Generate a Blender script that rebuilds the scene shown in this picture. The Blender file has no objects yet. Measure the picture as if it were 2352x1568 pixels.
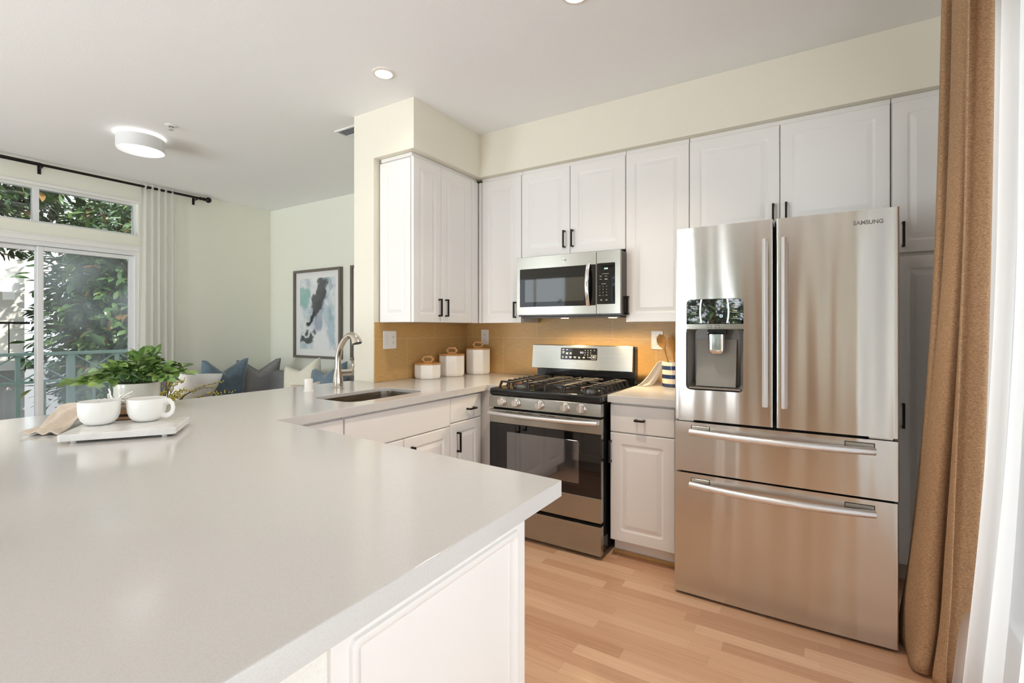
import bpy, bmesh, math, random
from mathutils import Vector, Matrix
from mathutils import noise as mnoise

random.seed(11)
SC = bpy.context.scene
COL = SC.collection
PI = math.pi

# ------------------------------------------------------------------ camera
cam_d = bpy.data.cameras.new('camera')
cam = bpy.data.objects.new('camera', cam_d)
COL.objects.link(cam)
SC.camera = cam
cam.location = (0, 0, 1.30)
cam.rotation_euler = (PI / 2, 0, math.atan(695 / 1116))
cam_d.sensor_width = 36.0
cam_d.lens = 36.0 * 1116 / 2352
cam_d.shift_y = -30 / 2352
cam_d.clip_start = 0.02
cam_d.clip_end = 200

# ------------------------------------------------------------------ light
SC.view_settings.view_transform = 'Standard'
SC.view_settings.look = 'None'
SC.view_settings.exposure = 0.04
SC.view_settings.gamma = 1.0
SC.view_settings.use_curve_mapping = False
SC.cycles.use_denoising = True
SC.cycles.max_bounces = 10
SC.cycles.diffuse_bounces = 6
SC.cycles.glossy_bounces = 5
SC.cycles.transparent_max_bounces = 16
SC.cycles.sample_clamp_indirect = 6.0
SC.cycles.caustics_reflective = False
SC.cycles.caustics_refractive = False

world = bpy.data.worlds.new('world')
SC.world = world
world.use_nodes = True
wn = world.node_tree
bg = wn.nodes['Background']
bg.inputs[0].default_value = (0.86, 0.94, 1.0, 1)
bg.inputs[1].default_value = 2.3

sun_d = bpy.data.lights.new('sun', 'SUN')
sun_d.energy = 5.5
sun_d.angle = 0.01
sun_d.color = (1.0, 0.93, 0.82)
sun = bpy.data.objects.new('sun', sun_d)
COL.objects.link(sun)
sun.rotation_euler = Vector((-0.60, -0.36, -0.70)).to_track_quat('-Z', 'Y').to_euler()


def area(name, loc, rot, sx, sy, power, color=(1, 1, 1), portal=False):
    d = bpy.data.lights.new(name, 'AREA')
    d.shape = 'RECTANGLE'
    d.size, d.size_y = sx, sy
    d.energy = power
    d.color = color
    d.cycles.is_portal = portal
    o = bpy.data.objects.new(name, d)
    o.location = loc
    o.rotation_euler = rot
    COL.objects.link(o)
    return o


# window daylight and added fill lamps; the portals only guide the sky light
TILT = math.radians(38)   # tilt meant to turn the added fill lamps up at the ceiling
area('daylight_right', (0.87, 1.47, 1.25), (0, PI / 2, 0), 2.3, 2.8, 50, (0.94, 0.98, 1.0))
area('fill_right_rear', (1.68, -1.55, 0.72), (0, PI / 2 + math.radians(56), 0), 2.0, 2.1, 105, (0.89, 0.95, 1.0))  # added fill lamp outside a made-up right window, aimed up at the ceiling
area('fill_rear_left', (-5.05, -3.95, 0.85), (PI / 2 + math.radians(46), 0, 0), 1.5, 2.0, 195, (0.86, 0.95, 1.0))  # added fill lamp outside a made-up rear window on the living side
area('fill_rear', (-2.80, -3.95, 0.85), (PI / 2 + math.radians(48), 0, 0), 1.15, 2.0, 195, (0.88, 0.95, 1.0))  # added lamp brightening the kitchen fronts, placed clear of appliance reflections
area('portal_left', (-6.22, 1.0, 1.30), (0, -PI / 2, 0), 2.6, 2.7, 1, portal=True)
area('portal_rear', (-1.3, -3.12, 1.35), (PI / 2, 0, 0), 1.0, 2.0, 1, portal=True)


# ------------------------------------------------------------------ materials
def srgb(r, g, b):
    f = lambda c: (c / 255 / 12.92) if c / 255 <= 0.04045 else ((c / 255 + 0.055) / 1.055) ** 2.4
    return (f(r), f(g), f(b), 1)


class NT:
    """small helper around a material's node tree"""
    def __init__(s, name):
        s.m = bpy.data.materials.new(name)
        s.m.use_nodes = True
        s.t = s.m.node_tree
        s.b = s.t.nodes['Principled BSDF']
        s.o = s.t.nodes['Material Output']

    def n(s, typ, **kw):
        nd = s.t.nodes.new(typ)
        for k, v in kw.items():
            if k.startswith('i_'):
                key = k[2:]
                key = int(key) if key.isdigit() else key.replace('_', ' ')
                nd.inputs[key].default_value = v
            else:
                setattr(nd, k, v)
        return nd

    def l(s, a, b):
        s.t.links.new(a, b)

    def coord(s, kind='Object', scale=(1, 1, 1), rot=(0, 0, 0), loc=(0, 0, 0)):
        c = s.n('ShaderNodeTexCoord')
        mp = s.n('ShaderNodeMapping')
        mp.inputs['Scale'].default_value = scale
        mp.inputs['Rotation'].default_value = rot
        mp.inputs['Location'].default_value = loc
        s.l(c.outputs[kind], mp.inputs[0])
        return mp.outputs[0]

    def world(s, scale=(1, 1, 1), rot=(0, 0, 0), loc=(0, 0, 0)):
        c = s.n('ShaderNodeNewGeometry')
        mp = s.n('ShaderNodeMapping')
        mp.inputs['Scale'].default_value = scale
        mp.inputs['Rotation'].default_value = rot
        mp.inputs['Location'].default_value = loc
        s.l(c.outputs['Position'], mp.inputs[0])
        return mp.outputs[0]

    def bump(s, height, strength=0.1, dist=0.01):
        b = s.n('ShaderNodeBump')
        b.inputs['Strength'].default_value = strength
        b.inputs['Distance'].default_value = dist
        s.l(height, b.inputs['Height'])
        s.l(b.outputs[0], s.b.inputs['Normal'])
        return b

    def ramp(s, fac, stops, interp='LINEAR'):
        r = s.n('ShaderNodeValToRGB')
        r.color_ramp.interpolation = interp
        e = r.color_ramp.elements
        while len(e) < len(stops):
            e.new(0.5)
        for el, (p, c) in zip(e, stops):
            el.position = p
            el.color = c if len(c) == 4 else (*c, 1)
        s.l(fac, r.inputs[0])
        return r.outputs[0]


def pmat(name, col, rough=0.5, metal=0.0, spec=0.5, **kw):
    t = NT(name)
    t.b.inputs['Base Color'].default_value = col
    t.b.inputs['Roughness'].default_value = rough
    t.b.inputs['Metallic'].default_value = metal
    t.b.inputs['Specular IOR Level'].default_value = spec
    for k, v in kw.items():
        t.b.inputs[k.replace('_', ' ')].default_value = v
    return t.m


def emat(name, col, strength):
    t = NT(name)
    t.b.inputs['Base Color'].default_value = (0.8, 0.8, 0.8, 1)
    t.b.inputs['Emission Color'].default_value = col
    t.b.inputs['Emission Strength'].default_value = strength
    return t.m


def wallmat(name, col, bump=0.25, scale=90):
    t = NT(name)
    t.b.inputs['Base Color'].default_value = col
    t.b.inputs['Roughness'].default_value = 0.65
    nz = t.n('ShaderNodeTexNoise', i_Scale=scale, i_Detail=4.0)
    t.l(t.world(), nz.inputs['Vector'])
    t.bump(nz.outputs[0], bump, 0.004)
    return t.m


M = {}
M['wall'] = wallmat('wall_paint', (0.80, 0.765, 0.655, 1))
M['wall_living'] = wallmat('wall_paint_green_cast', (0.83, 0.835, 0.735, 1), 0.12)  # greenish light in the living room put into the wall colour
M['ceiling'] = wallmat('ceiling_paint', (0.88, 0.895, 0.90, 1), 0.15, 120)
M['stucco'] = wallmat('stucco', (0.82, 0.81, 0.76, 1), 0.9, 110)
M['cab'] = pmat('cabinet_white', (0.83, 0.81, 0.79, 1), 0.32, spec=0.45)
M['trimw'] = pmat('trim_white', (0.84, 0.84, 0.82, 1), 0.4)
M['vinyl'] = pmat('vinyl_frame', (0.80, 0.82, 0.83, 1), 0.35)
M['black_metal'] = pmat('black_metal', (0.018, 0.015, 0.013, 1), 0.38, 0.6)
M['dark'] = pmat('dark_void', (0.006, 0.006, 0.006, 1), 0.8)
M['enamel'] = pmat('black_enamel', (0.008, 0.008, 0.008, 1), 0.12)
M['iron'] = pmat('cast_iron', (0.018, 0.015, 0.014, 1), 0.5)
M['burner'] = pmat('burner_cap', (0.12, 0.06, 0.045, 1), 0.8, 0.0, 0.2)
M['alu_dark'] = pmat('burner_base', (0.30, 0.29, 0.28, 1), 0.5, 1.0)
M['alu'] = pmat('aluminium', (0.72, 0.70, 0.67, 1), 0.3, 1.0)
M['handle'] = pmat('satin_handle', (0.86, 0.86, 0.88, 1), 0.34, 1.0)
M['glass_mirror'] = pmat('mirror_black_glass', (0.004, 0.004, 0.005, 1), 0.02, 0, 0.5, IOR=3.2)
M['chrome'] = pmat('bright_steel', (0.85, 0.84, 0.82, 1), 0.1, 1.0)
M['knob'] = pmat('knob_metal', (0.74, 0.71, 0.67, 1), 0.24, 1.0)
M['nickel'] = pmat('brushed_nickel', (0.56, 0.51, 0.44, 1), 0.22, 1.0)
M['glass_black'] = pmat('black_glass', (0.004, 0.004, 0.005, 1), 0.03, 0, 0.6)
M['glass_oven'] = pmat('oven_window_glass', (0.03, 0.031, 0.035, 1), 0.05, 0.0, 0.5, IOR=2.6)
M['glass_mw'] = pmat('microwave_window_glass', (0.012, 0.012, 0.008, 1), 0.04, 0.0, 0.5, IOR=2.0)
M['plastic_grey'] = pmat('plastic_grey', (0.20, 0.185, 0.165, 1), 0.28)
M['plastic_white'] = pmat('plastic_white', (0.85, 0.83, 0.79, 1), 0.3)
M['slot'] = pmat('slot_dark', (0.05, 0.045, 0.04, 1), 0.6)
M['print_white'] = pmat('print_white', (0.75, 0.74, 0.70, 1), 0.5)
M['print_grey'] = pmat('print_grey', (0.22, 0.21, 0.20, 1), 0.4, 0.5)
M['digit_blue'] = emat('digit_blue', (0.25, 0.45, 1, 1), 2.0)
M['digit_green'] = emat('digit_green', (0.3, 1, 0.55, 1), 1.2)
M['ceramic'] = pmat('white_ceramic', (0.84, 0.83, 0.80, 1), 0.22)
M['ceramic_matte'] = pmat('matte_ceramic', (0.83, 0.82, 0.79, 1), 0.42)
M['porcelain'] = pmat('canister_white', (0.86, 0.83, 0.79, 1), 0.2)
M['bulb'] = emat('lamp_diffuser', (1.0, 0.93, 0.82, 1), 14.0)
M['bulb_cool'] = emat('drum_diffuser', (1.0, 0.98, 0.95, 1), 1.7)
M['hoodlamp'] = emat('hood_lamp', (1.0, 0.72, 0.38, 1), 12.0)


def steel(name, base=(0.66, 0.645, 0.615, 1), rough=0.25, aniso=0.75, wob=0.0):
    t = NT(name)
    t.b.inputs['Base Color'].default_value = base
    t.b.inputs['Metallic'].default_value = 1.0
    t.b.inputs['Roughness'].default_value = rough
    t.b.inputs['Anisotropic'].default_value = aniso
    t.b.inputs['Anisotropic Rotation'].default_value = 0.25
    tg = t.n('ShaderNodeTangent', direction_type='UV_MAP')
    tg.uv_map = 'UVMap'
    t.l(tg.outputs[0], t.b.inputs['Tangent'])
    # fine brush lines
    nz = t.n('ShaderNodeTexNoise', i_Scale=1.0, i_Detail=3.0)
    t.l(t.world((5, 5, 900)), nz.inputs['Vector'])
    r = t.n('ShaderNodeMapRange')
    r.inputs[3].default_value = rough * 0.8
    r.inputs[4].default_value = rough * 1.25
    t.l(nz.outputs[0], r.inputs[0])
    t.l(r.outputs[0], t.b.inputs['Roughness'])
    if wob:
        n2 = t.n('ShaderNodeTexNoise', i_Scale=1.0, i_Detail=1.0)
        t.l(t.world((7.5, 7.5, 0.45)), n2.inputs['Vector'])
        t.bump(n2.outputs[0], 1.0, wob)
    return t.m


M['steel'] = steel('brushed_steel', (0.40, 0.385, 0.345, 1))
M['steel_fridge'] = steel('fridge_steel', (0.62, 0.595, 0.56, 1), 0.2, 0.8, 0.009)
M['steel_sink'] = steel('sink_steel', (0.36, 0.31, 0.26, 1), 0.26, 0.5)


def mk_counter():
    t = NT('quartz_counter')
    n1 = t.n('ShaderNodeTexNoise', i_Scale=420.0, i_Detail=2.0)
    t.l(t.world(), n1.inputs['Vector'])
    c = t.ramp(n1.outputs[0], [(0.2, (0.565, 0.54, 0.515)), (0.5, (0.61, 0.59, 0.57)), (0.8, (0.635, 0.615, 0.595))])
    t.l(c, t.b.inputs['Base Color'])
    t.b.inputs['Roughness'].default_value = 0.13
    t.b.inputs['Specular IOR Level'].default_value = 0.5
    return t.m


M['counter'] = mk_counter()


def mk_floor():
    """three-strip oak laminate: narrow strips along x, each cut at random lengths"""
    t = NT('oak_floor')

    def mth(op, a, b=None, c=None):
        m = t.n('ShaderNodeMath', operation=op)
        for k, x in enumerate((a, b, c)):
            if x is None:
                continue
            if isinstance(x, (int, float)):
                m.inputs[k].default_value = x
            else:
                t.l(x, m.inputs[k])
        return m.outputs[0]
    g = t.n('ShaderNodeNewGeometry')
    sp = t.n('ShaderNodeSeparateXYZ')
    t.l(g.outputs['Position'], sp.inputs[0])
    H, LEN = 0.066, 0.46
    ry = mth('DIVIDE', sp.outputs[1], H)
    row = mth('FLOOR', ry)
    w1 = t.n('ShaderNodeTexWhiteNoise', noise_dimensions='1D')
    t.l(row, w1.inputs['W'])
    rx = mth('ADD', mth('DIVIDE', sp.outputs[0], LEN), mth('MULTIPLY', w1.outputs['Value'], 7.3))
    cell = mth('FLOOR', rx)
    cb = t.n('ShaderNodeCombineXYZ')
    t.l(cell, cb.inputs[0])
    t.l(row, cb.inputs[1])
    w2 = t.n('ShaderNodeTexWhiteNoise', noise_dimensions='2D')
    t.l(cb.outputs[0], w2.inputs['Vector'])
    col = t.ramp(w2.outputs['Value'], [(0.0, srgb(196, 149, 116)), (0.35, srgb(212, 167, 133)),
                                       (0.7, srgb(226, 186, 151)), (1.0, srgb(205, 158, 124))])
    # grain, shifted strip by strip
    mp = t.n('ShaderNodeCombineXYZ')
    t.l(mth('ADD', mth('MULTIPLY', sp.outputs[0], 3.0), mth('MULTIPLY', w2.outputs['Value'], 40.0)), mp.inputs[0])
    t.l(mth('MULTIPLY', sp.outputs[1], 70.0), mp.inputs[1])
    gn = t.n('ShaderNodeTexNoise', i_Scale=1.0, i_Detail=5.0, i_Roughness=0.6, i_Distortion=0.6)
    t.l(mp.outputs[0], gn.inputs['Vector'])
    mx = t.n('ShaderNodeMix', data_type='RGBA', blend_type='MULTIPLY')
    mx.inputs['Factor'].default_value = 0.45
    t.l(col, mx.inputs['A'])
    t.l(t.ramp(gn.outputs[0], [(0.3, (0.74, 0.68, 0.62)), (0.62, (1, 1, 1))]), mx.inputs['B'])
    # hairline joints
    fy = mth('FRACT', ry)
    fx = mth('FRACT', rx)
    ey = mth('LESS_THAN', mth('MINIMUM', fy, mth('SUBTRACT', 1.0, fy)), 0.008)
    ex = mth('LESS_THAN', mth('MINIMUM', fx, mth('SUBTRACT', 1.0, fx)), 0.0013)
    m2 = t.n('ShaderNodeMix', data_type='RGBA')
    t.l(mth('MULTIPLY', mth('MAXIMUM', ex, ey), 0.35), m2.inputs['Factor'])
    t.l(mx.outputs['Result'], m2.inputs['A'])
    m2.inputs['B'].default_value = (0.25, 0.14, 0.08, 1)
    t.l(m2.outputs['Result'], t.b.inputs['Base Color'])
    t.b.inputs['Roughness'].default_value = 0.3
    return t.m


M['floor'] = mk_floor()


def mk_tile(name, along, loc):
    """linen-look porcelain tile; along: 'x' or 'y' wall direction"""
    t = NT(name)
    c = t.n('ShaderNodeNewGeometry')
    sp = t.n('ShaderNodeSeparateXYZ')
    t.l(c.outputs['Position'], sp.inputs[0])
    cb = t.n('ShaderNodeCombineXYZ')
    ad = t.n('ShaderNodeMath', operation='ADD')
    ad.inputs[1].default_value = loc[0]
    t.l(sp.outputs[0 if along == 'x' else 1], ad.inputs[0])
    az = t.n('ShaderNodeMath', operation='ADD')
    az.inputs[1].default_value = loc[1]
    t.l(sp.outputs[2], az.inputs[0])
    t.l(ad.outputs[0], cb.inputs[0])
    t.l(az.outputs[0], cb.inputs[1])
    br = t.n('ShaderNodeTexBrick', offset=0.5, offset_frequency=2)
    br.inputs['Scale'].default_value = 1.0
    br.inputs['Brick Width'].default_value = 0.635
    br.inputs['Row Height'].default_value = 0.305
    br.inputs['Mortar Size'].default_value = 0.0016
    br.inputs['Mortar Smooth'].default_value = 0.1
    t.l(cb.outputs[0], br.inputs['Vector'])
    nz = t.n('ShaderNodeTexNoise', i_Scale=1.0, i_Detail=4.0, i_Roughness=0.7)
    mp = t.n('ShaderNodeMapping')
    mp.inputs['Scale'].default_value = (14, 300, 1)
    t.l(cb.outputs[0], mp.inputs[0])
    t.l(mp.outputs[0], nz.inputs['Vector'])
    col = t.ramp(nz.outputs[0], [(0.3, (0.46, 0.275, 0.10)), (0.7, (0.62, 0.40, 0.165))])
    mx = t.n('ShaderNodeMix', data_type='RGBA')
    t.l(br.outputs['Fac'], mx.inputs['Factor'])
    t.l(col, mx.inputs['A'])
    mx.inputs['B'].default_value = (0.66, 0.48, 0.27, 1)
    t.l(mx.outputs['Result'], t.b.inputs['Base Color'])
    t.b.inputs['Roughness'].default_value = 0.42
    t.bump(nz.outputs[0], 0.12, 0.002)
    return t.m


M['tile_x'] = mk_tile('backsplash_tile_range', 'x', (2.21 + 0.635 * 4, -1.225 + 0.305 * 6))
M['tile_y'] = mk_tile('backsplash_tile_sink', 'y', (-2.674 + 0.635 * 8, -1.225 + 0.305 * 6))


def mk_fabric(name, c1, c2, sx=160, sz=260, bump=0.25, rough=0.9, sheen=0.0):
    t = NT(name)
    n1 = t.n('ShaderNodeTexNoise', i_Scale=1.0, i_Detail=3.0, i_Roughness=0.7)
    t.l(t.coord('Object', (sx, sx, sz)), n1.inputs['Vector'])
    col = t.ramp(n1.outputs[0], [(0.3, c1), (0.7, c2)])
    t.l(col, t.b.inputs['Base Color'])
    t.b.inputs['Roughness'].default_value = rough
    if sheen:
        t.b.inputs['Sheen Weight'].default_value = sheen
    t.bump(n1.outputs[0], bump, 0.003)
    return t.m


M['curtain_brown'] = mk_fabric('brown_linen', (0.25, 0.135, 0.065), (0.58, 0.37, 0.21), 140, 420, 0.6)
M['linen'] = mk_fabric('natural_linen', (0.62, 0.52, 0.42), (0.74, 0.65, 0.55), 200, 200, 0.3)
M['towel'] = mk_fabric('towel_cream', (0.70, 0.58, 0.45), (0.82, 0.71, 0.58), 200, 200, 0.3)
M['velvet_blue'] = mk_fabric('blue_velvet', (0.085, 0.135, 0.18), (0.14, 0.205, 0.26), 25, 25, 0.15, 0.7, 0.5)
M['cushion_grey'] = mk_fabric('grey_cotton', (0.22, 0.215, 0.22), (0.28, 0.275, 0.28), 120, 120, 0.15)
M['sofa'] = mk_fabric('sofa_grey', (0.17, 0.165, 0.17), (0.26, 0.255, 0.26), 160, 160, 0.3)
M['cushion_cream'] = mk_fabric('cream_fabric', (0.66, 0.63, 0.53), (0.76, 0.73, 0.63), 60, 60, 0.4)
M['cushion_white'] = mk_fabric('white_fuzzy', (0.80, 0.80, 0.80), (0.9, 0.9, 0.9), 60, 60, 0.6)


def mk_sheer(name, col, transp, transl=0.6, fine=500):
    t = NT(name)
    t.t.nodes.remove(t.b)
    tr = t.n('ShaderNodeBsdfTransparent')
    tl = t.n('ShaderNodeBsdfTranslucent')
    df = t.n('ShaderNodeBsdfDiffuse')
    tl.inputs[0].default_value = col
    df.inputs[0].default_value = col
    m1 = t.n('ShaderNodeMixShader')
    m1.inputs[0].default_value = transl
    t.l(df.outputs[0], m1.inputs[1])
    t.l(tl.outputs[0], m1.inputs[2])
    m2 = t.n('ShaderNodeMixShader')
    m2.inputs[0].default_value = 1 - transp
    t.l(tr.outputs[0], m2.inputs[1])
    t.l(m1.outputs[0], m2.inputs[2])
    t.l(m2.outputs[0], t.o.inputs[0])
    return t.m


M['sheer'] = mk_sheer('sheer_white', (0.92, 0.92, 0.91, 1), 0.42, 0.72)
M['sheer_left'] = mk_sheer('sheer_cream', (0.88, 0.87, 0.84, 1), 0.25, 0.5)


def mk_glass(name, haze=0.0):
    t = NT(name)
    t.t.nodes.remove(t.b)
    tr = t.n('ShaderNodeBsdfTransparent')
    gl = t.n('ShaderNodeBsdfGlossy')
    gl.inputs['Roughness'].default_value = 0.0
    fr = t.n('ShaderNodeFresnel')
    fr.inputs[0].default_value = 1.45
    mx = t.n('ShaderNodeMixShader')
    t.l(fr.outputs[0], mx.inputs[0])
    t.l(tr.outputs[0], mx.inputs[1])
    t.l(gl.outputs[0], mx.inputs[2])
    out = mx.outputs[0]
    if haze:
        df = t.n('ShaderNodeBsdfTranslucent')
        df.inputs[0].default_value = (0.85, 0.9, 0.95, 1)
        nz = t.n('ShaderNodeTexNoise', i_Scale=2.2, i_Detail=2.0)
        t.l(t.world(), nz.inputs['Vector'])
        r = t.n('ShaderNodeMapRange')
        r.inputs[1].default_value = 0.35
        r.inputs[2].default_value = 0.65
        r.inputs[3].default_value = haze * 0.2
        r.inputs[4].default_value = haze
        t.l(nz.outputs[0], r.inputs[0])
        m2 = t.n('ShaderNodeMixShader')
        t.l(r.outputs[0], m2.inputs[0])
        t.l(out, m2.inputs[1])
        t.l(df.outputs[0], m2.inputs[2])
        out = m2.outputs[0]
    t.l(out, t.o.inputs[0])
    return t.m


M['glass'] = mk_glass('window_glass')
M['glass_hazy'] = mk_glass('hazy_window_glass', 0.26)


def mk_wood(name, c1, c2, scale=(3, 3, 60), rough=0.45):
    t = NT(name)
    nz = t.n('ShaderNodeTexNoise', i_Scale=1.0, i_Detail=4.0)
    t.l(t.coord('Object', scale), nz.inputs['Vector'])
    t.l(t.ramp(nz.outputs[0], [(0.3, c1), (0.7, c2)]), t.b.inputs['Base Color'])
    t.b.inputs['Roughness'].default_value = rough
    return t.m


M['bamboo'] = mk_wood('bamboo', (0.50, 0.24, 0.07), (0.62, 0.33, 0.12), (60, 60, 4))
M['spoonwood'] = mk_wood('spoon_wood', (0.40, 0.19, 0.045), (0.52, 0.27, 0.08), (40, 40, 5))
M['walnut'] = mk_wood('walnut', (0.16, 0.08, 0.035), (0.30, 0.16, 0.075))
M['oaktrim'] = mk_wood('oak_trim', (0.45, 0.25, 0.09), (0.56, 0.33, 0.14), (4, 60, 60))
M['frame_grey'] = mk_wood('frame_grey_brown', (0.13, 0.11, 0.09), (0.19, 0.165, 0.14), (50, 50, 3))


def mk_stripes():
    t = NT('striped_ceramic')
    c = t.n('ShaderNodeNewGeometry')
    sp = t.n('ShaderNodeSeparateXYZ')
    t.l(c.outputs['Position'], sp.inputs[0])
    r = t.n('ShaderNodeMapRange')
    r.inputs[1].default_value = 0.923
    r.inputs[2].default_value = 1.083
    t.l(sp.outputs[2], r.inputs[0])
    navy, cream = (0.018, 0.035, 0.10, 1), (0.80, 0.68, 0.54, 1)
    col = t.ramp(r.outputs[0], [(0, navy), (0.135, cream), (0.335, navy), (0.50, cream), (0.685, navy), (0.85, cream)], 'CONSTANT')
    t.l(col, t.b.inputs['Base Color'])
    t.b.inputs['Roughness'].default_value = 0.15
    return t.m


M['stripes'] = mk_stripes()


def mk_marble():
    t = NT('white_marble')
    nz = t.n('ShaderNodeTexNoise', i_Scale=9.0, i_Detail=6.0, i_Distortion=1.5)
    t.l(t.coord(), nz.inputs['Vector'])
    t.l(t.ramp(nz.outputs[0], [(0.35, (0.70, 0.69, 0.68)), (0.55, (0.80, 0.79, 0.77))]), t.b.inputs['Base Color'])
    t.b.inputs['Roughness'].default_value = 0.2
    return t.m


M['marble'] = mk_marble()


def mk_leaf(name, stops):
    t = NT(name)
    at = t.n('ShaderNodeAttribute', attribute_name='tone')
    t.l(t.ramp(at.outputs['Fac'], stops), t.b.inputs['Base Color'])
    t.b.inputs['Roughness'].default_value = 0.27
    t.b.inputs['Subsurface Weight'].default_value = 0.0
    return t.m


M['leaf_pot'] = mk_leaf('pot_leaf', [(0, (0.07, 0.15, 0.045)), (0.5, (0.18, 0.31, 0.085)), (1, (0.36, 0.48, 0.13))])
M['leaf_tree'] = mk_leaf('tree_leaf', [(0, (0.025, 0.06, 0.025)), (0.5, (0.075, 0.145, 0.05)), (0.8, (0.16, 0.24, 0.065)),
                                       (0.9, (0.16, 0.11, 0.03)), (1, (0.30, 0.13, 0.05))])
M['bark'] = mk_wood('bark', (0.06, 0.045, 0.03), (0.13, 0.10, 0.07), (12, 12, 2), 0.9)
M['tree_core'] = pmat('tree_core', (0.012, 0.022, 0.012, 1), 0.9)
M['bud'] = pmat('bud_yellow', (0.42, 0.36, 0.05, 1), 0.5)
M['twig'] = pmat('twig', (0.05, 0.03, 0.02, 1), 0.7)
M['rail'] = pmat('railing_green', (0.19, 0.30, 0.27, 1), 0.45)
M['concrete'] = wallmat('balcony_concrete', (0.45, 0.44, 0.42, 1), 0.2, 30)
M['siding'] = pmat('siding_white', (0.88, 0.86, 0.80, 1), 0.7)
M['asphalt'] = wallmat('asphalt', (0.16, 0.16, 0.16, 1), 0.3, 40)
M['car_paint'] = pmat('car_blue', (0.03, 0.07, 0.22, 1), 0.2)
M['car_white'] = pmat('car_white', (0.7, 0.72, 0.75, 1), 0.2)
M['rubber'] = pmat('rubber', (0.02, 0.02, 0.02, 1), 0.7)
M['soil'] = pmat('soil', (0.03, 0.02, 0.015, 1), 0.9)
M['drum'] = pmat('drum_shade', (0.70, 0.70, 0.70, 1), 0.6)


def mk_art():
    """an abstract ink wash: pale blues, a dark diagonal plume, a teal bloom"""
    t = NT('ink_wash_print')
    uv = t.coord('UV')
    nz = t.n('ShaderNodeTexNoise', i_Scale=3.2, i_Detail=6.0, i_Roughness=0.55)
    t.l(uv, nz.inputs['Vector'])
    wp = t.n('ShaderNodeMix', data_type='RGBA', blend_type='LINEAR_LIGHT')
    wp.inputs['Factor'].default_value = 0.28
    t.l(uv, wp.inputs['A'])
    t.l(nz.outputs['Color'], wp.inputs['B'])
    sp = t.n('ShaderNodeSeparateXYZ')
    t.l(wp.outputs['Result'], sp.inputs[0])

    def mth(op, a, b=None):
        m = t.n('ShaderNodeMath', operation=op)
        for k, x in enumerate((a, b)):
            if x is None:
                continue
            if isinstance(x, (int, float)):
                m.inputs[k].default_value = x
            else:
                t.l(x, m.inputs[k])
        return m.outputs[0]
    X, Yy = sp.outputs[0], sp.outputs[1]

    def blob(cx, cy, sx, sy, ang=0.0):
        dx, dy = mth('SUBTRACT', X, cx), mth('SUBTRACT', Yy, cy)
        ca, sa = math.cos(ang), math.sin(ang)
        u = mth('DIVIDE', mth('ADD', mth('MULTIPLY', dx, ca), mth('MULTIPLY', dy, sa)), sx)
        v = mth('DIVIDE', mth('SUBTRACT', mth('MULTIPLY', dy, ca), mth('MULTIPLY', dx, sa)), sy)
        d = mth('SQRT', mth('ADD', mth('MULTIPLY', u, u), mth('MULTIPLY', v, v)))
        m = t.n('ShaderNodeMapRange', interpolation_type='SMOOTHSTEP')
        m.inputs[1].default_value = 1.1
        m.inputs[2].default_value = 0.75
        t.l(d, m.inputs[0])
        return m.outputs[0]
    base = t.ramp(nz.outputs[0], [(0.38, (0.42, 0.52, 0.57)), (0.52, (0.70, 0.74, 0.76)), (0.62, (0.80, 0.81, 0.81))])
    cur = base
    for args, c, k in (((0.10, 0.76, 0.24, 0.18), (0.22, 0.47, 0.42, 1), 0.75),
                       ((0.55, 0.50, 0.16, 0.30, -0.4), (0.27, 0.32, 0.42, 1), 0.75),
                       ((0.85, 0.35, 0.10, 0.30, 0.5), (0.30, 0.45, 0.52, 1), 0.6),
                       ((0.52, 0.72, 0.14, 0.36, -0.62), (0.045, 0.045, 0.05, 1), 0.9),
                       ((0.30, 0.42, 0.05, 0.16, -0.5), (0.02, 0.02, 0.025, 1), 0.95),
                       ((0.20, 0.17, 0.24, 0.07, 0.15), (0.03, 0.03, 0.035, 1), 0.9),
                       ((0.85, 0.90, 0.07, 0.14, 0.2), (0.40, 0.44, 0.5, 1), 0.8),
                       ((0.62, 0.12, 0.22, 0.20), (0.80, 0.81, 0.81, 1), 0.95)):
        mx = t.n('ShaderNodeMix', data_type='RGBA')
        t.l(mth('MULTIPLY', blob(*args), k), mx.inputs['Factor'])
        t.l(cur, mx.inputs['A'])
        mx.inputs['B'].default_value = c
        cur = mx.outputs['Result']
    t.l(cur, t.b.inputs['Base Color'])
    t.b.inputs['Roughness'].default_value = 0.35
    return t.m


M['art'] = mk_art()

# ------------------------------------------------------------------ builders
ORG = {}


def thing(name, label, cat, loc=(0, 0, 0), rot=0.0, group=None, local=False):
    o = bpy.data.objects.new(name, None)
    o.empty_display_size = 0.05
    COL.objects.link(o)
    o.location = loc
    o.rotation_euler = (0, 0, rot)
    o['label'] = label
    o['category'] = cat
    if group:
        o['group'] = group
    ORG[o.name] = Vector((0, 0, 0)) if (rot or local) else Vector(loc)
    return o


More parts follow.
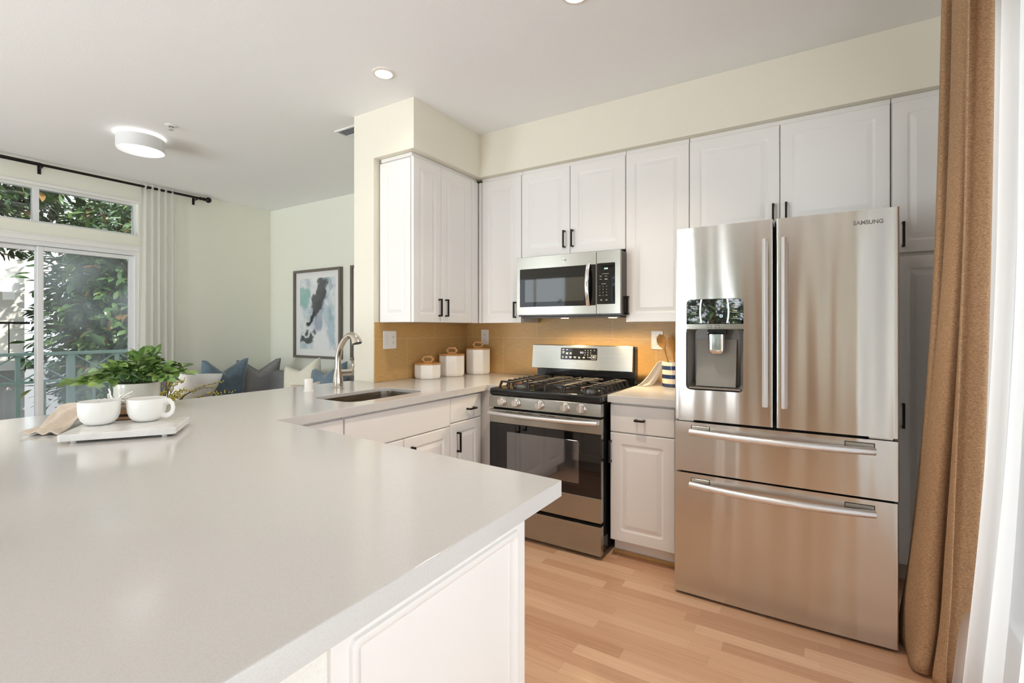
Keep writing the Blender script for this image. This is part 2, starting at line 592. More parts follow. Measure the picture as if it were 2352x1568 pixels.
def obj(name, bm, mat, parent=None, sharp=35, solid=0.0, subd=0, label=None):
    bmesh.ops.recalc_face_normals(bm, faces=bm.faces[:])
    me = bpy.data.meshes.new(name)
    if bm.verts:
        xs = [v.co for v in bm.verts]
        lo = Vector((min(c.x for c in xs), min(c.y for c in xs), min(c.z for c in xs)))
        hi = Vector((max(c.x for c in xs), max(c.y for c in xs), max(c.z for c in xs)))
        c = (lo + hi) / 2
    else:
        c = Vector()
    bmesh.ops.translate(bm, verts=bm.verts[:], vec=-c)
    if 'UVMap' not in bm.loops.layers.uv:
        uv = bm.loops.layers.uv.new('UVMap')
        for f in bm.faces:
            n = f.normal
            ax = max(range(3), key=lambda i: abs(n[i]))
            for lp in f.loops:
                p = lp.vert.co + c
                lp[uv].uv = (p.x, p.y) if ax == 2 else ((p.x, p.z) if ax == 1 else (p.y, p.z))
    bm.to_mesh(me)
    bm.free()
    mats = mat if isinstance(mat, (list, tuple)) else [mat]
    for m in mats:
        me.materials.append(m)
    me.polygons.foreach_set('use_smooth', [True] * len(me.polygons))
    me.set_sharp_from_angle(angle=math.radians(sharp))
    o = bpy.data.objects.new(name, me)
    COL.objects.link(o)
    if parent is not None:
        o.parent = parent
        o.location = c - ORG[parent.name]
    else:
        o.location = c
    ORG[o.name] = c
    if solid:
        md = o.modifiers.new('solid', 'SOLIDIFY')
        md.thickness = solid
        md.offset = 0
    if sharp < 100:
        md = o.modifiers.new('wn', 'WEIGHTED_NORMAL')
        md.keep_sharp = True
    if subd:
        md = o.modifiers.new('sub', 'SUBSURF')
        md.levels = md.render_levels = subd
    if label:
        o['label'] = label
    return o


def tag(o, label, cat, group=None, kind=None):
    o['label'] = label
    o['category'] = cat
    if group:
        o['group'] = group
    if kind:
        o['kind'] = kind
    return o


def struct(name, bm, mat, parent=None, **kw):
    o = obj(name, bm, mat, parent, **kw)
    if parent is None:
        o['kind'] = 'structure'
    return o


def B():
    return bmesh.new()


def box(bm, x0, x1, y0, y1, z0, z1, b=0.0, seg=2, T=None):
    x0, x1 = min(x0, x1), max(x0, x1)
    y0, y1 = min(y0, y1), max(y0, y1)
    z0, z1 = min(z0, z1), max(z0, z1)
    vs = [bm.verts.new((x, y, z)) for x in (x0, x1) for y in (y0, y1) for z in (z0, z1)]
    q = [(0, 1, 3, 2), (4, 6, 7, 5), (0, 4, 5, 1), (2, 3, 7, 6), (0, 2, 6, 4), (1, 5, 7, 3)]
    fs = [bm.faces.new([vs[i] for i in f]) for f in q]
    out = vs
    b = min(b, (x1 - x0) * 0.45, (y1 - y0) * 0.45, (z1 - z0) * 0.45)
    if b > 0:
        es = list({e for f in fs for e in f.edges})
        r = bmesh.ops.bevel(bm, geom=es, offset=b, segments=seg, profile=0.5, affect='EDGES')
        out = list(set(v for v in r['verts']) | set(v for v in vs if v.is_valid))
    if T:
        for v in out:
            v.co = T(*v.co)
    return bm


def frame_of(d):
    d = d.normalized()
    up = Vector((0, 0, 1)) if abs(d.z) < 0.95 else Vector((1, 0, 0))
    a = d.cross(up).normalized()
    return a, d.cross(a).normalized()


def loft(bm, rings, cap=True, closed=True):
    prev = None
    first = None
    for r in rings:
        vs = [bm.verts.new(p) for p in r]
        if prev:
            n = len(vs)
            for i in range(n if closed else n - 1):
                j = (i + 1) % n
                bm.faces.new((prev[i], prev[j], vs[j], vs[i]))
        else:
            first = vs
        prev = vs
    if cap:
        bm.faces.new(first[::-1])
        bm.faces.new(prev)
    return first, prev


def tube(bm, pts, r, n=10, cap=True, flat=1.0):
    pts = [Vector(p) for p in pts]
    rs = r if isinstance(r, (list, tuple)) else [r] * len(pts)
    rings = []
    a = None
    for i, p in enumerate(pts):
        d = (pts[min(i + 1, len(pts) - 1)] - pts[max(i - 1, 0)]).normalized()
        if a is None:
            a, b = frame_of(d)
        else:
            a = (a - d * a.dot(d)).normalized()
            b = d.cross(a).normalized()
        rings.append([p + (a * math.cos(t) + b * math.sin(t) * flat) * rs[i] for t in [2 * PI * k / n for k in range(n)]])
    loft(bm, rings, cap)
    return bm


def cyl(bm, p0, p1, r, n=24, r2=None):
    return tube(bm, [p0, p1], [r, r if r2 is None else r2], n)


def lathe(bm, prof, c, n=32, cap=True):
    c = Vector(c)
    rings = [[c + Vector((max(r, 1e-5) * math.cos(2 * PI * k / n), max(r, 1e-5) * math.sin(2 * PI * k / n), z)) for k in range(n)] for r, z in prof]
    loft(bm, rings, cap)
    return bm


def sphere(bm, c, r, seg=12, sc=(1, 1, 1)):
    m = Matrix.Translation(c) @ Matrix.Diagonal((r * sc[0], r * sc[1], r * sc[2], 1))
    bmesh.ops.create_uvsphere(bm, u_segments=seg, v_segments=max(6, seg // 2), radius=1.0, matrix=m)
    return bm


def prism(bm, poly, z0, z1):
    loft(bm, [[Vector((x, y, z0)) for x, y in poly], [Vector((x, y, z1)) for x, y in poly]])
    return bm


def sheet(bm, fn, nu, nv):
    g = [[bm.verts.new(fn(i / nu, j / nv)) for j in range(nv + 1)] for i in range(nu + 1)]
    for i in range(nu):
        for j in range(nv):
            bm.faces.new((g[i][j], g[i + 1][j], g[i + 1][j + 1], g[i][j + 1]))
    return bm


def rr(x0, x1, y0, y1, r, n=4):
    r = max(0.0004, min(r, (x1 - x0) * 0.49, (y1 - y0) * 0.49))
    out = []
    for cx, cy, a0 in ((x1 - r, y1 - r, 0), (x0 + r, y1 - r, PI / 2), (x0 + r, y0 + r, PI), (x1 - r, y0 + r, 1.5 * PI)):
        for k in range(n + 1):
            a = a0 + PI / 2 * k / n
            out.append((cx + r * math.cos(a), cy + r * math.sin(a)))
    return out


def facing(axis, plane):
    """maps (along, up, outward) onto a face that looks along -y, +x or +y"""
    if axis == '-y':
        return lambda a, b, d: Vector((a, plane - d, b))
    if axis == '+y':
        return lambda a, b, d: Vector((a, plane + d, b))
    if axis == '+x':
        return lambda a, b, d: Vector((plane + d, a, b))
    if axis == '-x':
        return lambda a, b, d: Vector((plane - d, a, b))


def raised_panel(bm, T, a0, a1, b0, b1, t=0.02, inset=0.058, flat=False):
    """a routed thermofoil door, or a plain slab with eased edges"""
    L = [(0, 0.0, 0.001), (0, t - 0.004, 0.001), (0.0015, t - 0.0012, 0.002), (0.005, t, 0.004)]
    if not flat:
        i = min(inset, (a1 - a0) * 0.3)
        L += [(i, t, 0.014), (i + 0.004, t - 0.003, 0.013), (i + 0.010, t - 0.0065, 0.011), (i + 0.016, t - 0.0065, 0.008),
              (i + 0.036, t - 0.001, 0.004), (i + 0.040, t - 0.0005, 0.003)]
    rings = [[T(a, b, d) for a, b in rr(a0 + o, a1 - o, b0 + o, b1 - o, r)] for o, d, r in L]
    loft(bm, rings)
    return bm


def pull(parent, T, a, b, length, vertical=True, d0=0.02, label=None):
    """black square bar pull; a, b is its centre"""
    bm = B()
    h = length / 2
    w = 0.0055
    if vertical:
        box(bm, a - w, a + w, b - h, b + h, d0 + 0.022, d0 + 0.033, 0.0012, 1, T)
        for s in (-1, 1):
            e = b + s * (h - 0.0055)
            box(bm, a - w, a + w, e - 0.0055, e + 0.0055, d0, d0 + 0.0225, 0, 1, T)
    else:
        box(bm, a - h, a + h, b - w, b + w, d0 + 0.022, d0 + 0.033, 0.0012, 1, T)
        for s in (-1, 1):
            e = a + s * (h - 0.0055)
            box(bm, e - 0.0055, e + 0.0055, b - w, b + w, d0, d0 + 0.0225, 0, 1, T)
    return obj('handle', bm, M['black_metal'], parent, label='black bar pull')


def text_bm(s, size, T, depth=0.0006, bold=0.0, align='CENTER'):
    cu = bpy.data.curves.new('txt', 'FONT')
    cu.body = s
    cu.size = size
    cu.extrude = depth / 2
    cu.offset = bold
    cu.align_x = align
    cu.align_y = 'CENTER'
    o = bpy.data.objects.new('txt', cu)
    me = bpy.data.meshes.new_from_object(o)
    bm = B()
    bm.from_mesh(me)
    for v in bm.verts:
        v.co = T(v.co.x, v.co.y, v.co.z)
    for l in list(bm.loops.layers.uv):
        bm.loops.layers.uv.remove(l)
    bpy.data.objects.remove(o)
    bpy.data.curves.remove(cu)
    return bm


def merge(bm, other):
    me = bpy.data.meshes.new('tmp')
    other.to_mesh(me)
    other.free()
    bm.from_mesh(me)
    bpy.data.meshes.remove(me)
    return bm


def copy_tree(o, parent=None):
    c = o.copy()
    COL.objects.link(c)
    if parent is not None:
        c.parent = parent
    for ch in [x for x in bpy.data.objects if x.parent == o]:
        copy_tree(ch, c)
    return c

# ================================================================== the shell
ZC = 2.814        # ceiling
CT = 0.923        # worktop level
XW, XR, YR = -5.98, 0.66, -3.0   # window wall, right wall, rear wall

bm = B(); box(bm, XW - 0.15, XR + 0.12, YR - 0.12, 3.82, -0.12, 0.0)
struct('floor', bm, M['floor'])
bm = B(); box(bm, XW - 0.15, XR + 0.12, YR - 0.12, 3.82, ZC, ZC + 0.12)
struct('ceiling', bm, M['ceiling'])
bm = B(); box(bm, XR + 0.125, 5.2, YR - 0.12, 3.82, 2.70, 2.80)  # unseen slab added to keep sun and sky off the right windows
struct('added_sun_block', bm, M['ceiling'])
# range wall and the living-room wall that carries on behind the column
bm = B(); box(bm, -2.60, XR + 0.12, 3.42, 3.82, 0, ZC)
struct('wall_back', bm, M['wall'])
bm = B(); box(bm, XW - 0.15, -2.80, 3.69, 3.82, 0, ZC)
struct('wall_living', bm, M['wall_living'])
bm = B(); box(bm, -2.80, -2.60, 2.357, 3.82, 0, ZC)
struct('wall_sink', bm, M['wall'])
# boxed-in soffit over the wall cabinets, L-shaped
bm = B()
prism(bm, [(-2.60, 2.357), (-2.225, 2.357), (-2.225, 3.10), (XR, 3.10), (XR, 3.42), (-2.60, 3.42)], 2.482, ZC)
struct('wall_soffit', bm, M['wall'])
# window wall with the opening for the door and its transom
bm = B()
DY0, DY1 = -0.70, 2.24
box(bm, XW - 0.15, XW, DY1, 3.69, 0, ZC)
box(bm, XW - 0.15, XW, DY0, DY1, 2.60, ZC)
box(bm, XW - 0.15, XW, DY0, DY1, 2.10, 2.262)
box(bm, XW - 0.15, XW, YR, DY0, 0, ZC)
struct('wall_left', bm, M['wall_living'])
# right wall with a tall glazed opening behind the sheers
bm = B()
RY0, RY1 = 0.0, 2.95
box(bm, XR, XR + 0.12, RY1, 3.42, 0, ZC)
box(bm, XR, XR + 0.12, RY0, RY1, 2.45, ZC)
box(bm, XR, XR + 0.12, YR, -2.6, 0, ZC)
box(bm, XR, XR + 0.12, -0.5, RY0, 0, ZC)
box(bm, XR, XR + 0.12, -2.6, -0.5, 0, 0.3)
box(bm, XR, XR + 0.12, -2.6, -0.5, 2.4, ZC)
struct('wall_right', bm, M['wall'])
# rear wall with a wide window
bm = B()
WX0, WX1, WZ0, WZ1 = -3.40, -0.82, 0.35, 2.35
box(bm, XW - 0.15, -5.80, YR - 0.12, YR, 0, ZC)
box(bm, -4.30, WX0, YR - 0.12, YR, 0, ZC)
box(bm, -5.80, -4.30, YR - 0.12, YR, 0, 0.3)
box(bm, -5.80, -4.30, YR - 0.12, YR, 2.4, ZC)
box(bm, WX1, XR + 0.12, YR - 0.12, YR, 0, ZC)
box(bm, WX0, WX1, YR - 0.12, YR, 0, WZ0)
box(bm, WX0, WX1, YR - 0.12, YR, WZ1, ZC)
struct('wall_rear', bm, M['wall'])
# low textured wall that carries the bar side of the worktop
bm = B()
prism(bm, [(-0.640, 0.37), (-0.640, 0.4878), (-0.652, 0.4878), (-0.652, 0.487), (-2.68, 0.487), (-2.68, 2.35), (-2.795, 2.35), (-2.795, 0.37)], 0, CT - 0.041)
struct('wall_peninsula', bm, M['stucco'])
# tiled splashbacks
bm = B(); box(bm, -2.592, -1.0 + 1.62, 3.412, 3.42, CT + 0.001, 1.40)
struct('trim_1', bm, M['tile_x'])
bm = B(); box(bm, -2.60, -2.592, 2.360, 3.42, CT + 0.001, 1.343)
struct('trim_2', bm, M['tile_y'])
# baseboards
bm = B(); box(bm, XW + 0.001, -2.80, 3.678, 3.689, 0, 0.10, 0.003)
struct('baseboard_living', bm, M['trimw'])
bm = B(); box(bm, XW, XW + 0.012, DY1 + 0.06, 3.676, 0, 0.10, 0.003)
struct('baseboard_left', bm, M['trimw'])

# ---- transom window
def pane(name, parent, x, y0, y1, z0, z1, m='glass'):
    bm = B(); box(bm, x - 0.003, x + 0.003, y0, y1, z0, z1)
    return obj(name, bm, M[m], parent)


w1 = bpy.data.objects.new('window_1', None); COL.objects.link(w1)
w1.location = (XW, (DY0 + DY1) / 2, 2.262); w1['kind'] = 'structure'; ORG[w1.name] = Vector(w1.location)
bm = B()
f = 0.022
X0, X1 = XW - 0.11, XW - 0.05
box(bm, X0, X1, DY0, DY1, 2.262, 2.262 + f); box(bm, X0, X1, DY0, DY1, 2.60 - f, 2.60)
for y in (DY0 + 0.011, 0.02, 1.467, DY1 - 0.011):
    hw = 0.021 if y in (0.02, 1.467) else 0.011
    box(bm, X0, X1, y - hw, y + hw, 2.262 + f, 2.60 - f)
obj('frame', bm, M['vinyl'], w1)
pane('glass_pane', w1, XW - 0.08, DY0 + 0.02, -0.003, 2.284, 2.578)
pane('glass_pane', w1, XW - 0.08, 0.043, 1.444, 2.284, 2.578)
pane('glass_pane', w1, XW - 0.08, 1.490, DY1 - 0.022, 2.284, 2.578)

# ---- sliding balcony door
d1 = bpy.data.objects.new('door_1', None); COL.objects.link(d1)
d1.location = (XW, (DY0 + DY1) / 2, 0); d1['kind'] = 'structure'; ORG[d1.name] = Vector(d1.location)
bm = B()
box(bm, XW - 0.13, XW - 0.005, DY0, DY1, 2.055, 2.10)
box(bm, XW - 0.13, XW - 0.005, DY0, DY1, 0, 0.04)
box(bm, XW - 0.13, XW - 0.005, DY1 - 0.03, DY1, 0.04, 2.055)
box(bm, XW - 0.13, XW - 0.005, DY0, DY0 + 0.03, 0.04, 2.055)
obj('door_frame', bm, M['vinyl'], d1)


def sash(y0, y1, x, m):
    s = 0.042
    bm = B()
    box(bm, x - 0.018, x + 0.018, y0, y0 + s, 0.05, 2.05, 0.003)
    box(bm, x - 0.018, x + 0.018, y1 - s, y1, 0.05, 2.05, 0.003)
    box(bm, x - 0.018, x + 0.018, y0 + s, y1 - s, 2.012, 2.05, 0.003)
    box(bm, x - 0.018, x + 0.018, y0 + s, y1 - s, 0.05, 0.12, 0.003)
    o = obj('sash', bm, M['vinyl'], d1)
    pane('glass_pane', o, x, y0 + s, y1 - s, 0.12, 2.012, m)
    return o


sash(1.472, DY1 - 0.03, XW - 0.045, 'glass_hazy')
s2 = sash(0.02, 1.510, XW - 0.095, 'glass')
sash(DY0 + 0.03, 0.06, XW - 0.045, 'glass')
bm = B(); box(bm, XW - 0.072, XW - 0.05, 1.475, 1.50, 0.95, 1.13, 0.004)
obj('door_handle', bm, M['black_metal'], s2)
# casing over the door
bm = B(); box(bm, XW, XW + 0.014, DY0 - 0.05, DY1 + 0.04, 2.095, 2.15, 0.004); box(bm, XW, XW + 0.022, DY0 - 0.05, DY1 + 0.04, 2.138, 2.152, 0.003)
struct('trim_3', bm, M['trimw'])
bm = B(); box(bm, XW, XW + 0.012, DY0 - 0.05, DY1 + 0.03, 2.595, 2.625, 0.004)
struct('trim_4', bm, M['trimw'])

# ---- glazed opening on the right
w2 = bpy.data.objects.new('window_2', None); COL.objects.link(w2)
w2.location = (XR + 0.06, (RY0 + RY1) / 2, 0); w2['kind'] = 'structure'; ORG[w2.name] = Vector(w2.location)
bm = B()
for y0, y1, z0, z1 in ((RY0, RY1, 2.40, 2.45), (RY0, RY1, 0, 0.06), (RY0, RY0 + 0.05, 0.06, 2.40), (RY1 - 0.05, RY1, 0.06, 2.40), (1.45, 1.51, 0.06, 2.40)):
    box(bm, XR + 0.03, XR + 0.09, y0, y1, z0, z1)
obj('frame', bm, M['vinyl'], w2)
pane('glass_pane', w2, XR + 0.06, RY0 + 0.05, 1.45, 0.06, 2.40)
pane('glass_pane', w2, XR + 0.06, 1.51, RY1 - 0.05, 0.06, 2.40)

# ---- rear window (seen mirrored in the appliances)
w3 = bpy.data.objects.new('window_3', None); COL.objects.link(w3)
w3.location = ((WX0 + WX1) / 2, YR - 0.06, WZ0); w3['kind'] = 'structure'; ORG[w3.name] = Vector(w3.location)
bm = B()
for x0, x1, z0, z1 in ((WX0, WX1, WZ0, WZ0 + 0.05), (WX0, WX1, WZ1 - 0.05, WZ1), (WX0, WX0 + 0.05, WZ0 + 0.05, WZ1 - 0.05),
                       (WX1 - 0.05, WX1, WZ0 + 0.05, WZ1 - 0.05), (-2.23, -2.17, WZ0 + 0.05, WZ1 - 0.05)):
    box(bm, x0, x1, YR - 0.09, YR - 0.03, z0, z1)
obj('frame', bm, M['vinyl'], w3)
for x0, x1 in ((WX0 + 0.05, -2.23), (-2.17, WX1 - 0.05)):
    bm = B(); box(bm, x0, x1, YR - 0.063, YR - 0.057, WZ0 + 0.05, WZ1 - 0.05)
    obj('glass_pane', bm, M['glass'], w3)

# ---- two made-up windows, unseen, added as openings for the fill lamps
w4 = bpy.data.objects.new('added_window_4', None); COL.objects.link(w4)
w4.location = (XR + 0.06, -1.55, 0.3); w4['kind'] = 'structure'; ORG[w4.name] = Vector(w4.location)
bm = B()
for y0, y1, z0, z1 in ((-2.6, -0.5, 2.35, 2.40), (-2.6, -0.5, 0.3, 0.35), (-2.6, -2.55, 0.35, 2.35), (-0.55, -0.5, 0.35, 2.35), (-1.58, -1.52, 0.35, 2.35)):
    box(bm, XR + 0.03, XR + 0.09, y0, y1, z0, z1)
obj('frame', bm, M['vinyl'], w4)
w5 = bpy.data.objects.new('added_window_5', None); COL.objects.link(w5)
w5.location = (-5.05, YR - 0.06, 0.3); w5['kind'] = 'structure'; ORG[w5.name] = Vector(w5.location)
bm = B()
for x0, x1, z0, z1 in ((-5.80, -4.30, 2.35, 2.40), (-5.80, -4.30, 0.3, 0.35), (-5.80, -5.75, 0.35, 2.35), (-4.35, -4.30, 0.35, 2.35), (-5.08, -5.02, 0.35, 2.35)):
    box(bm, x0, x1, YR - 0.09, YR - 0.03, z0, z1)
obj('frame', bm, M['vinyl'], w5)

# ================================================================== worktops
def counter_mesh(outer, hole=None, z0=CT - 0.04, z1=CT, bev=0.003):
    bm = B()
    edges = []
    for loop in (outer, hole):
        if not loop:
            continue
        vs = [bm.verts.new((x, y, z1)) for x, y in loop]
        edges += [bm.edges.new((vs[i], vs[(i + 1) % len(vs)])) for i in range(len(vs))]
    bmesh.ops.triangle_fill(bm, edges=edges, use_beauty=True, use_dissolve=False)
    r = bmesh.ops.extrude_face_region(bm, geom=bm.faces[:])
    bmesh.ops.translate(bm, verts=[g for g in r['geom'] if isinstance(g, bmesh.types.BMVert)], vec=(0, 0, z0 - z1))
    bmesh.ops.recalc_face_normals(bm, faces=bm.faces[:])
    es = [e for e in bm.edges if len(e.link_faces) == 2 and e.calc_face_angle(0) > 1.2 and all(abs(v.co.z - z1) < 1e-5 for v in e.verts)]
    bmesh.ops.bevel(bm, geom=es, offset=bev, segments=2, profile=0.5, affect='EDGES')
    return bm


SINK = rr(-2.335, -1.995, 1.665, 2.215, 0.07, 6)
outer = [(-0.535, 0.05), (-0.535, 1.092), (-1.89, 1.186), (-1.873, 2.692), (-1.776, 2.692), (-1.776, 3.41), (-2.59, 3.41),
         (-2.59, 2.352), (-2.848, 2.352), (-2.848, 0.05)]
tag(obj('countertop', counter_mesh(outer, SINK), M['counter'], sharp=50),
    'long L-shaped pale quartz peninsula countertop with a sink cut out', 'countertop')
tag(obj('countertop', counter_mesh([(-0.999, 2.630), (-0.60, 2.630), (-0.60, 3.41), (-0.999, 3.41)]), M['counter'], sharp=50),
    'short pale quartz countertop between the stove and the fridge', 'countertop')

# ================================================================== cabinets
CB = CT - 0.042   # top of the base cabinets


def cab_body(parent, x0, x1, y0, y1, z0, z1, name='body'):
    bm = B(); box(bm, x0, x1, y0, y1, z0, z1, 0.0015, 1)
    return obj(name, bm, M['cab'], parent)


def front(parent, T, a0, a1, b0, b1, kind='door', inset=0.058):
    bm = B(); raised_panel(bm, T, a0, a1, b0, b1, inset=inset, flat=(kind != 'door'))
    return obj(kind, bm, M['cab'], parent, sharp=50)


GW = 'white wall cabinets'
ZD0, ZD1 = 1.342, 2.452       # wall cabinet doors
YU, XU = 3.155, -2.285        # box fronts of the wall cabinets

# left of the corner: two doors towards the room, a panelled side towards the camera
c = thing('wall_cabinet', 'white two-door wall cabinet with panelled side, nearest the column, above the canisters', 'cabinet', (-2.43, 2.77, 1.345), group=GW)
cab_body(c, -2.59, XU, 2.412, 3.15, 1.345, 2.455)
bm = B(); box(bm, -2.575, XU, 2.402, 3.14, 2.4555, 2.480, 0.002); obj('top_filler', bm, M['cab'], c)
T = facing('+x', XU)
d = front(c, T, 2.398, 2.680, ZD0, ZD1); pull(d, T, 2.655, 1.447, 0.125)
d = front(c, T, 2.684, 3.045, ZD0, ZD1); pull(d, T, 2.728, 1.447, 0.125)
bm = B(); box(bm, XU, XU + 0.018, 3.048, 3.128, ZD0, ZD1, 0.001); obj('filler', bm, M['cab'], c)
bm = B(); raised_panel(bm, facing('-y', 2.411), -2.578, -2.292, ZD0, 2.445, t=0.018, inset=0.05); obj('side_panel', bm, M['cab'], c, sharp=50)

T = facing('-y', YU)
c = thing('wall_cabinet', 'narrow white single-door wall cabinet in the corner, left of the microwave', 'cabinet', (-2.22, 3.28, 1.345), group=GW)
cab_body(c, -2.58, -1.868, YU + 0.001, 3.41, 1.345, 2.455)
bm = B(); box(bm, -2.262, -2.236, 3.136, YU, ZD0, ZD1, 0.001); obj('filler', bm, M['cab'], c)
bm = B(); box(bm, -2.24, -1.868, YU - 0.005, YU + 0.02, 2.4555, 2.481, 0.002); obj('top_filler', bm, M['cab'], c)
d = front(c, T, -2.232, -1.872, ZD0, ZD1); pull(d, T, -1.921, 1.440, 0.122)

c = thing('wall_cabinet', 'short white two-door wall cabinet directly above the microwave', 'cabinet', (-1.465, 3.28, 1.829), group=GW)
cab_body(c, -1.866, -1.066, YU + 0.001, 3.41, 1.829, 2.455)
bm = B(); box(bm, -1.866, -1.066, YU - 0.005, YU + 0.02, 2.4555, 2.481, 0.002); obj('top_filler', bm, M['cab'], c)
d = front(c, T, -1.866, -1.471, 1.827, ZD1); pull(d, T, -1.510, 1.934, 0.122)
d = front(c, T, -1.467, -1.067, 1.827, ZD1); pull(d, T, -1.447, 1.934, 0.122)

c = thing('wall_cabinet', 'tall white single-door wall cabinet right of the microwave, above the striped crock', 'cabinet', (-0.86, 3.28, 1.345), group=GW)
cab_body(c, -1.063, -0.662, YU + 0.001, 3.41, 1.345, 2.455)
bm = B(); box(bm, -1.063, -0.662, YU - 0.005, YU + 0.02, 2.4555, 2.481, 0.002); obj('top_filler', bm, M['cab'], c)
d = front(c, T, -1.062, -0.661, ZD0, ZD1); pull(d, T, -1.044, 1.452, 0.122)

c = thing('wall_cabinet', 'wide white two-door wall cabinet above the fridge', 'cabinet', (-0.16, 3.28, 1.83), group=GW)
cab_body(c, -0.658, 0.331, YU + 0.001, 3.41, 1.855, 2.455)
bm = B(); box(bm, -0.658, 0.331, YU - 0.005, YU + 0.02, 2.4555, 2.481, 0.002); obj('top_filler', bm, M['cab'], c)
d = front(c, T, -0.657, -0.169, 1.855, ZD1); pull(d, T, -0.199, 1.945, 0.122)
d = front(c, T, -0.165, 0.328, 1.855, ZD1); pull(d, T, -0.135, 1.945, 0.122)

c = thing('pantry_cabinet', 'full-height white pantry cabinet beside the fridge, half behind the brown curtain', 'cabinet', (0.50, 3.28, 0))
cab_body(c, 0.334, 0.655, YU + 0.001, 3.41, 0.10, 2.455)
bm = B(); box(bm, 0.345, 0.65, YU + 0.06, 3.40, 0.0, 0.099); obj('toe_kick', bm, M['cab'], c)
bm = B(); box(bm, 0.334, 0.655, YU - 0.005, YU + 0.02, 2.4555, 2.481, 0.002); obj('top_filler', bm, M['cab'], c)
d = front(c, T, 0.338, 0.652, 1.684, ZD1); pull(d, T, 0.380, 1.775, 0.125)
d = front(c, T, 0.338, 0.652, 0.105, 1.664); pull(d, T, 0.380, 0.860, 0.125)

# base cabinets on the sink side, facing the room
GB = 'white base cabinets'
XF = -1.925
T = facing('+x', XF)
c = thing('base_cabinet', 'white base cabinet with a plain drawer front, closest to the peninsula corner', 'cabinet', (-2.25, 1.37, 0), group=GB)
cab_body(c, -2.55, XF - 0.0005, 1.13, 1.543, 0.10, CB)
bm = B(); box(bm, -2.55, XF - 0.07, 1.14, 1.54, 0, 0.099); obj('toe_kick', bm, M['cab'], c)
front(c, T, 1.178, 1.541, 0.712, 0.868, 'drawer')
front(c, T, 1.178, 1.541, 0.105, 0.706)

c = thing('sink_cabinet', 'white sink base cabinet with a long false front over two doors', 'cabinet', (-2.25, 1.94, 0), group=GB)
cab_body(c, -2.55, XF - 0.0005, 1.546, 2.341, 0.10, 0.66)
bm = B(); box(bm, -1.958, XF - 0.0005, 1.546, 2.341, 0.661, CB); obj('face_rail', bm, M['cab'], c)
bm = B(); box(bm, -2.55, XF - 0.07, 1.55, 2.338, 0, 0.099); obj('toe_kick', bm, M['cab'], c)
front(c, T, 1.549, 2.340, 0.700, 0.868, 'false_front')
d = front(c, T, 1.549, 1.941, 0.105, 0.694); pull(d, T, 1.90, 0.58, 0.125)
d = front(c, T, 1.945, 2.340, 0.105, 0.694); pull(d, T, 2.0, 0.58, 0.125)

c = thing('drawer_cabinet', 'narrow white base cabinet with a drawer over a door, left of the stove', 'cabinet', (-2.25, 2.5, 0), group=GB)
cab_body(c, -2.55, XF - 0.0005, 2.344, 2.668, 0.10, CB)
bm = B(); box(bm, -2.55, XF - 0.07, 2.35, 2.66, 0, 0.099); obj('toe_kick', bm, M['cab'], c)
d = front(c, T, 2.346, 2.664, 0.714, 0.868, 'drawer'); pull(d, T, 2.542, 0.782, 0.078, False)
d = front(c, T, 2.346, 2.664, 0.105, 0.708); pull(d, T, 2.408, 0.588, 0.125)

bm = B(); box(bm, -2.55, -1.782, 2.705, 3.40, 0.0, CB, 0.001)
tag(obj('corner_cabinet', bm, M['cab']), 'blank white corner cabinet wedged between the drawer cabinet and the stove', 'cabinet', GB)

YB = 2.675
T = facing('-y', YB)
c = thing('base_cabinet', 'white base cabinet with a drawer over a door, between the stove and the fridge', 'cabinet', (-0.80, 3.03, 0), group=GB)
cab_body(c, -0.995, -0.605, YB + 0.0005, 3.40, 0.098, CB)
bm = B(); box(bm, -0.99, -0.61, YB + 0.05, 3.39, 0.0, 0.0975); obj('toe_kick', bm, M['cab'], c)
bm = B(); box(bm, -0.99, -0.61, YB + 0.034, YB + 0.049, 0.0, 0.022, 0.005); obj('shoe_moulding', bm, M['oaktrim'], c, label='oak shoe moulding')
d = front(c, T, -0.992, -0.632, 0.714, 0.868, 'drawer'); pull(d, T, -0.818, 0.791, 0.055, False)
d = front(c, T, -0.992, -0.632, 0.098, 0.708); pull(d, T, -0.987, 0.601, 0.125)
bm = B(); box(bm, -0.629, -0.606, YB - 0.017, YB, 0.098, 0.868, 0.001); obj('filler', bm, M['cab'], c)

c = thing('peninsula_cabinet', 'white peninsula cabinet with a beaded end panel under the countertop overhang', 'cabinet', (-1.27, 0.78, 0), group=GB)
cab_body(c, -1.88, -0.6505, 0.492, 1.05, 0.10, CB)
bm = B(); box(bm, -1.88, -0.67, 0.50, 0.99, 0, 0.099); obj('toe_kick', bm, M['cab'], c)
T = facing('+x', -0.650)
bm = B()
L = [(0, 0.0, 0.001), (0, 0.017, 0.001), (0.002, 0.0185, 0.002)]
A0, A1, B0, B1 = 0.488, 1.077, 0.0, CB
I0, I1 = (0.036, 0.022), (0.036, 0.022)
rings = [[T(a, b, d) for a, b in rr(A0 + o, A1 - o, B0 + o, B1 - o, r)] for o, d, r in L]
for da, db, d, r in ((0.030, 0.012, 0.0185, 0.012), (0.033, 0.015, 0.024, 0.011), (0.041, 0.023, 0.026, 0.010), (0.049, 0.031, 0.022, 0.007),
                     (0.055, 0.037, 0.0155, 0.003), (0.057, 0.039, 0.010, 0.001), (0.059, 0.041, 0.013, 0.001)):
    rings.append([T(a, b, d) for a, b in rr(A0 + da + 0.003, A1 - da - 0.006, B0 + 0.08 + db, B1 - db - 0.068, r)])
loft(bm, rings)
obj('end_panel', bm, M['cab'], c, sharp=40)
T = facing('+y', 1.052)
for k in range(2):
    a0 = -1.86 + k * 0.60
    d = front(c, T, a0, a0 + 0.596, 0.105, CB - 0.01)

